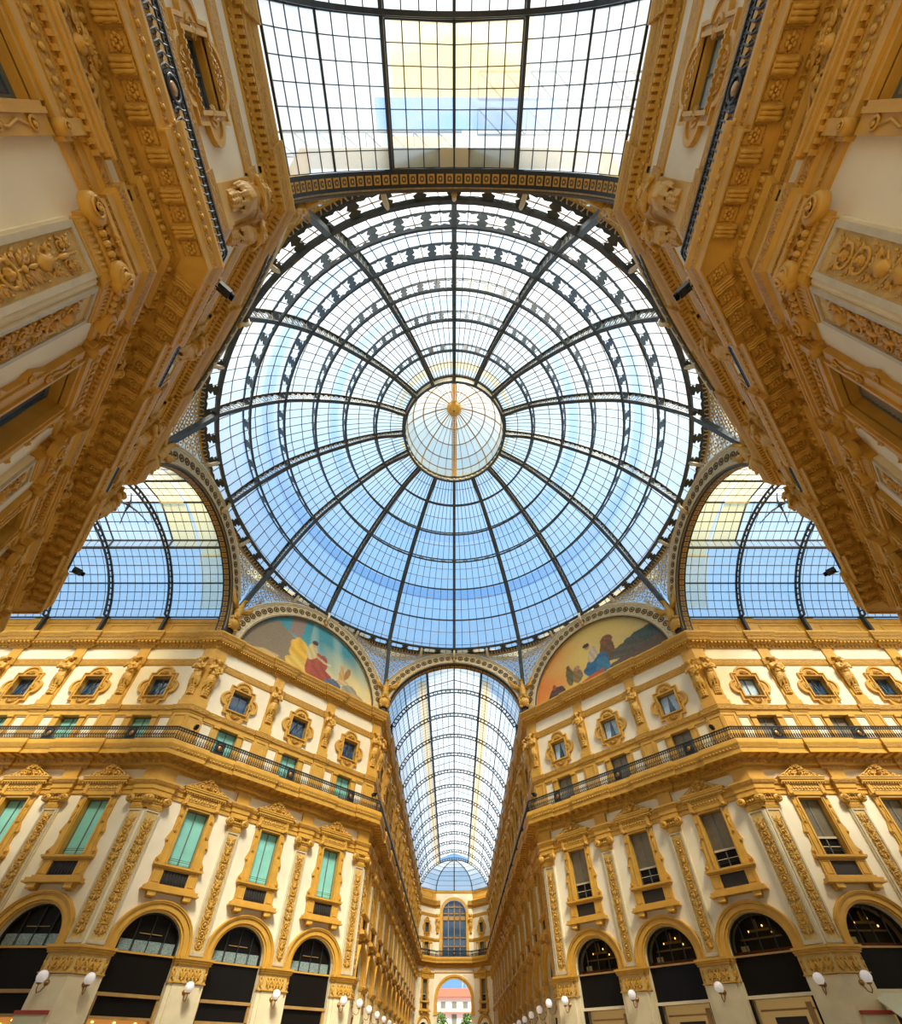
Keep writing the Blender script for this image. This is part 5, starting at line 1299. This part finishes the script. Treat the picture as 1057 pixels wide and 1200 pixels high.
    g.add(pin + pout, [(i, i + 1, n + 2 + i, n + 1 + i) for i in range(n)], 'shade')
    if key in ('left', 'right'):
        for sa, sb, aa, ab, m_ in ((1.2, 3.4, R(28), R(60), 'peach'), (1.2, 3.4, R(120), R(152), 'peach'), (3.3, 5.3, R(64), R(116), 'shade')):
            h = MB(); h.add([vp(aa + (ab - aa) * i / n, sa, 8.6) for i in range(n + 1)] + [vp(aa + (ab - aa) * i / n, sb, 8.6) for i in range(n + 1)], [(i, i + 1, n + 2 + i, n + 1 + i) for i in range(n)], m_)
            node('roof_tint_sheet', h.mesh(), root, None, label='pale translucent covering above the first bay')
    if continue_: node('roof_tint_sheet', g.mesh(), root, None, label='yellow translucent covering above the first bay')
    if key in ('left', 'right', 'back'):
        for y in ribs[:-1]:
            s_ = MB()
            for q in range(4):
                a_ = pi / 4 + q * pi / 2; s_.tube([(0, y + 2.5, 35.3), (0.75 * cos(a_), y + 2.5 + 0.75 * sin(a_), 35.15), (2.0 * cos(a_), y + 2.5 + 1.7 * sin(a_), 34.75)], [0.12, 0.06, 0.03], 5, 'domeiron')
            node('star_brace', s_.mesh(), root, None, label='four-armed iron brace under the ridge')
    if L < 40:
        c = MB(); c.prism(arc2(VR, 0.0, pi, 24), L, L + 0.15, 'cream'); node('end_gable', c.mesh(), root)
    return root
vault('front', LF - 1.0, 'the long front arcade', False); vault('left', LS, 'the left arcade', False); vault('right', LS, 'the right arcade', False); vault('back', LB, 'the arcade overhead', True)

# half dome at the far end
E0 = ENDY - 1.0
hd = node('glass_half_dome', None, None, None, label='small ribbed glass half dome closing the far end of the long arcade', category='glass roof')
ap = Vector((0, E0, ZC + VR)); base = [Vector((-7.05, ENDY - 0.2, VB)), Vector((-3.9, ENDY + 3.2, VB)), Vector((0, ENDY + 3.3, VB)), Vector((3.9, ENDY + 3.2, VB)), Vector((7.05, ENDY - 0.2, VB))]
def hp(b_, t): 
    h = Vector((b_.x, b_.y, 0)); a2 = Vector((ap.x, ap.y, 0)); s_ = cos(t * pi / 2); return Vector((a2.x + (h.x - a2.x) * s_, a2.y + (h.y - a2.y) * s_, b_.z + (ap.z - b_.z) * sin(t * pi / 2)))
gm = MB(); rb = MB(); bb = MB()
for b_ in base: rb.tube([tuple(hp(b_, i / 12)) for i in range(13)], 0.11, 4, 'iron')
for b0, b1 in zip(base, base[1:]):
    for i in range(8):
        t0, t1 = i / 8, (i + 1) / 8; gm.add([tuple(hp(b0, t0)), tuple(hp(b1, t0)), tuple(hp(b1, t1)), tuple(hp(b0, t1))], [(0, 1, 2, 3)], 'endglass')
        bb.bar(hp(b0, t0), hp(b1, t0), 0.12 if i == 4 else 0.05, 0.06, 'iron')
node('rib', rb.mesh(), hd); node('panes', gm.mesh(), hd, None, kind='stuff'); node('glazing_bars', bb.mesh(), hd, None, kind='stuff')

# ------------------------------------------------------------------ far end wall
EY = ENDY + 3.35; EW = A - 3.35
mb = MB()
ra, za = 3.2, 10.85; rb_, zb_ = 2.45, 25.15
P = arch_pts(ra, za, 20, 0)
for (x0, z0), (x1, z1) in zip(P, P[1:]): mb.add([(x0, 0, z0), (x1, 0, z1), (x1, 0.9, z1), (x0, 0.9, z0)], [(0, 1, 2, 3)], 'gold')
P = arch_pts(ra, za, 20)
for (x0, z0), (x1, z1) in zip(P, P[1:]): mb.add([(x0, 0, z0), (x1, 0, z1), (x1, 0, 16), (x0, 0, 16)], [(0, 1, 2, 3)], 'cream')
for d in (-1, 1): mb.box(*sorted((d * ra, d * EW)), 0, 0.9, 0, 16, 'cream'); mb.box(*sorted((d * rb_, d * EW)), 0, 0.9, 16, 29.3, 'cream')
P = arch_pts(rb_, zb_, 16)
for (x0, z0), (x1, z1) in zip(P, P[1:]): mb.add([(x0, 0, z0), (x1, 0, z1), (x1, 0, 29.3), (x0, 0, 29.3)], [(0, 1, 2, 3)], 'cream')
mb.box(-rb_, rb_, 0, 0.9, 15.9, 17.0, 'cream')
node('wall_far', mb.mesh(), None, T(0, EY), kind='structure', label='cream end wall of the long arcade with tall arch', category='wall')
mb = MB()
for r0, r1, e_ in ((ra, ra + 0.25, 0.1), (ra + 0.25, ra + 0.6, 0.2)): mb.band(arch_pts(r0, za, 24, 8.9), arch_pts(r1, za, 24, 8.9), -e_, 0, 'gold')
for d in (-1, 1): mb.box(*sorted((d * 3.1, d * 3.85)), -0.25, 0.2, 8.5, 9.0, 'gold'); mb.box(*sorted((d * 3.2, d * 3.8)), -0.12, 0.2, 0, 8.5, 'pier')
mb.box(-3.9, 3.9, -0.1, 0, 14.95, 15.1, 'gold')
node('entrance_arch', mb.mesh(), None, T(0, EY), label='gilded round entrance arch at the far end of the long arcade', category='arch')
p = Proto(); f = MB()
for r0, r1, e_ in ((rb_, rb_ + 0.55, 0.2),): f.band(arch_pts(r0, zb_, 20, 17), arch_pts(r1, zb_, 20, 17), -e_, 0, 'gold')
p.part('surround', f)
f = MB()
for x in (-2.4, -1.2, 0, 1.2, 2.4): f.box(x - 0.07, x + 0.07, 0.2, 0.35, 17, min(zb_ + sqrt(max(0, 2.45 ** 2 - x * x)), 27.5), 'wood')
for z in (19.2, 20.7, 23.9, 25.0, 26.2): f.box(-2.4 if z < 25.5 else -2.1, 2.4 if z < 25.5 else 2.1, 0.2, 0.35, z, z + (0.7 if z == 23.9 else 0.18), 'wood')
p.part('frame', f); g = MB(); g.prism(arch_pts(rb_ - 0.02, zb_, 20, 17), 0.36, 0.4, 'bluepane'); p.part('pane', g)
p.bake().place(winname(), T(0, EY), 'great arched window above the entrance at the far end', 'window', None, 'structure')
mb = MB(); LWE = EW
for prf, mt in ((LOWER, LMAT), (SILL, SMAT), (ARCH_, AMAT)):
    if prf is LOWER:
        for (e0, z0), (e1, z1), m_ in zip(prf, prf[1:], mt): mb.add([(-LWE, -e0, z0), (LWE, -e0, z0), (LWE, -e1, z1), (-LWE, -e1, z1)], [(0, 1, 2, 3)], m_)
for d in (-1, 1):
    for prf in (TOPP, SILL, STRC):
        for (e0, z0), (e1, z1) in zip(prf, prf[1:]): mb.add([(d * 2.9, -e0, z0), (d * LWE, -e0, z0), (d * LWE, -e1, z1), (d * 2.9, -e1, z1)], [(0, 1, 2, 3)], 'gold')
for (e0, z0), (e1, z1) in zip(ATTIC[3:], ATTIC[4:]): mb.add([(-LWE, -e0 - .02, z0), (LWE, -e0 - .02, z0), (LWE, -e1 - .02, z1), (-LWE, -e1 - .02, z1)], [(0, 1, 2, 3)], 'cream' if z0 < 28.8 else 'gold')
node('cornice', mb.mesh(), None, T(0, EY), kind='structure', label='gilded cornices of the far end wall', category='cornice')
rail(7.4, False).place('balcony_railing', T(0, EY), 'black balcony railing across the far end wall', 'railing', 'balcony railings', None, True)
for d in (-1, 1): node('caryatid', FIG[1], None, T(d * 3.4, EY - 0.05, 21.55), label='small gilded statue %s of the far great window' % ('left' if d < 0 else 'right'), category='statue', group='herm statues of the top floor')

# ------------------------------------------------------------------ seen through the entrance arch
node('ground_outside', MB().box(-80, 80, 96, 260, -0.4, -0.02, 'floormat').mesh(), None, None, kind='structure', label='square outside the far entrance', category='ground')
bld = node('building', None, None, T(0, 150), label='white and pink building with a red roof beyond the far entrance', category='building')
mb = MB(); mb.box(-16, 16, 0, 14, 0, 16.3, 'farwall'); node('wall', mb.mesh(), bld)
mb = MB(); mb.add([(-17, -1, 16.3), (17, -1, 16.3), (17, 15, 16.3), (-17, 15, 16.3), (-13, 6, 18.9), (13, 6, 18.9)], [(0, 1, 5, 4), (1, 2, 5), (2, 3, 4, 5), (3, 0, 4), (0, 3, 2, 1)], 'roofred'); node('roof', mb.mesh(), bld)
for z in (5.0, 9.0, 12.8): node('balcony', MB().box(-16.2, 16.2, -1.2, 0, z, z + 0.8, 'farpink').mesh(), bld)
pn = MB().box(-0.7, 0.7, -0.06, 0.1, 0, 2.0, 'sash').mesh('window')
for zi, z in enumerate((2.2, 6.2, 10.2, 13.6)):
    for i in range(9): node('window', pn, bld, Matrix.Translation((-12.8 + i * 3.2, 0, z)) @ Matrix.Diagonal((1, 1, 0.8 if zi == 3 else 1.1, 1)))
mb = MB(); 
for x, y in ((-0.8, -0.8), (0.8, -0.8), (0.8, 0.8), (-0.8, 0.8)): mb.bar((x, y, 0), (x * 0.5, y * 0.5, 42), 0.3, 0.3, 'steel', (0, 1, 0))
for i in range(14): mb.bar((-0.8, -0.8, i * 3), (0.8, -0.8, i * 3 + 3), 0.15, 0.15, 'steel', (0, 1, 0)); mb.bar((0.8, -0.8, i * 3), (-0.8, -0.8, i * 3 + 3), 0.15, 0.15, 'steel', (0, 1, 0))
node('tower', mb.mesh(), None, T(3.4, 175), label='thin steel lattice tower behind the red roof', category='tower')
for sx in (-1, 1):
    tr_ = node('tree', None, None, T(sx * 3.1, 118), label='leafy green tree on the %s beyond the far entrance' % ('left' if sx < 0 else 'right'), category='tree', group='trees beyond the entrance')
    mb = MB(); mb.tube([(0, 0, 0), (0.1, 0, 3), (0, 0, 6)], [0.25, 0.18, 0.1], 6, 'bark'); node('trunk', mb.mesh(), tr_)
    mb = MB(); rr = random.Random(3 + sx)
    for i in range(420):
        th, ph = rr.random() * 2 * pi, math.acos(2 * rr.random() - 1); q = rr.random() ** 0.4
        c = (1.7 * q * sin(ph) * cos(th), 1.7 * q * sin(ph) * sin(th), 7.6 + 3.3 * q * cos(ph)); mb.ell(c, (0.22, 0.22, 0.16), 'leaf', 5, 3, rr.random() * 3)
    node('crown', mb.mesh(), tr_)

# ------------------------------------------------------------------ roof outside the dome
mb = MB()
oc = [(A, B), (B, A), (B, -A), (A, -B), (-A, -B), (-B, -A), (-B, A), (-A, B)]
for i in range(8):
    (x0, y0), (x1, y1) = oc[i], oc[(i + 1) % 8]; k0_, k1_ = 1.03, 1.07
    v = [(x0 * k0_, y0 * k0_), (x1 * k0_, y1 * k0_), (x1 * k1_, y1 * k1_), (x0 * k1_, y0 * k1_)]
    mb.add([(a_, b_, 35.5) for a_, b_ in v] + [(a_, b_, 36.6) for a_, b_ in v], FS, 'roofcream')
node('roof_parapet', mb.mesh(), None, None, kind='structure', label='cream parapet ring outside the foot of the dome', category='parapet')
lat = MB()
for yy in (-25.3, -24.4): lat.bar((-5, yy, 37.2), (5, yy, 37.2), 0.09, 0.09, 'steel')
for i in range(8): lat.bar((-5 + i * 1.25, -25.3, 37.2), (-3.75 + i * 1.25, -24.4, 37.2), 0.06, 0.06, 'steel'); lat.bar((-5 + i * 1.25, -25.3, 37.2), (-5 + i * 1.25, -24.4, 37.2), 0.05, 0.05, 'steel')
mb2 = lat.mesh()
for i, (x, y, a_) in enumerate(((6.2, 2.6, 0.0), (-4.6, 4.6, 0.0), (6.2, 3.8, 0))): node('roof_truss', mb2, None, T(x, y, 0, a_), label='blue-grey lattice footbridge truss above the overhead glass, %s one' % (('top right', 'left', 'lower right')[i]), category='truss', group='roof trusses')

# ------------------------------------------------------------------ small fittings
camp = Proto(); b = MB(); b.box(-0.12, 0.12, -1.35, -1.0, 18.5, 18.72, 'iron'); b.lathe([(0.1, -0.1), (0.12, 0), (0.1, 0.02)], (0, -1.38, 18.6), 10, 'dark', 'y'); camp.part('housing', b); b = MB(); b.tube([(0, -1.15, 18.5), (0, -0.95, 18.4)], 0.03, 5, 'iron'); camp.part('bracket', b); camp.bake()
for w in ('FL', 'FR', 'BL', 'BR'):
    L = WALLS[w][2]
    for x, ds in ((0.6, 'left'), (L - 0.6, 'right')): camp.place('spotlight', wm(w, x), 'small black spotlight on railing, %s end, %s' % (ds, DESC[w]), 'spotlight', 'railing spotlights')
b = MB(); b.add([(-1.5, 0.1, 4.15), (1.5, 0.1, 4.15), (1.5, -1.5, 3.0), (-1.5, -1.5, 3.0), (-1.5, 0.1, 4.2), (1.5, 0.1, 4.2), (1.5, -1.5, 3.05), (-1.5, -1.5, 3.05)], FS, 'awning')
node('awning', b.mesh(), None, wm('RA', 2.6), label='pale green canvas awning at the lower right shopfront', category='awning')
for w, x in (('LA', LS - 0.75), ('RA', 0.75)):
    b = MB(); b.box(-0.75, 0.75, -0.45, -0.25, 3.35, 3.5, 'red'); b.box(-0.7, 0.7, -0.4, -0.25, 3.0, 3.35, 'awning')
    node('shop_sign', b.mesh(), None, wm(w, x), label='dark red topped sign box on the corner pier by %s' % DESC[w], category='sign')
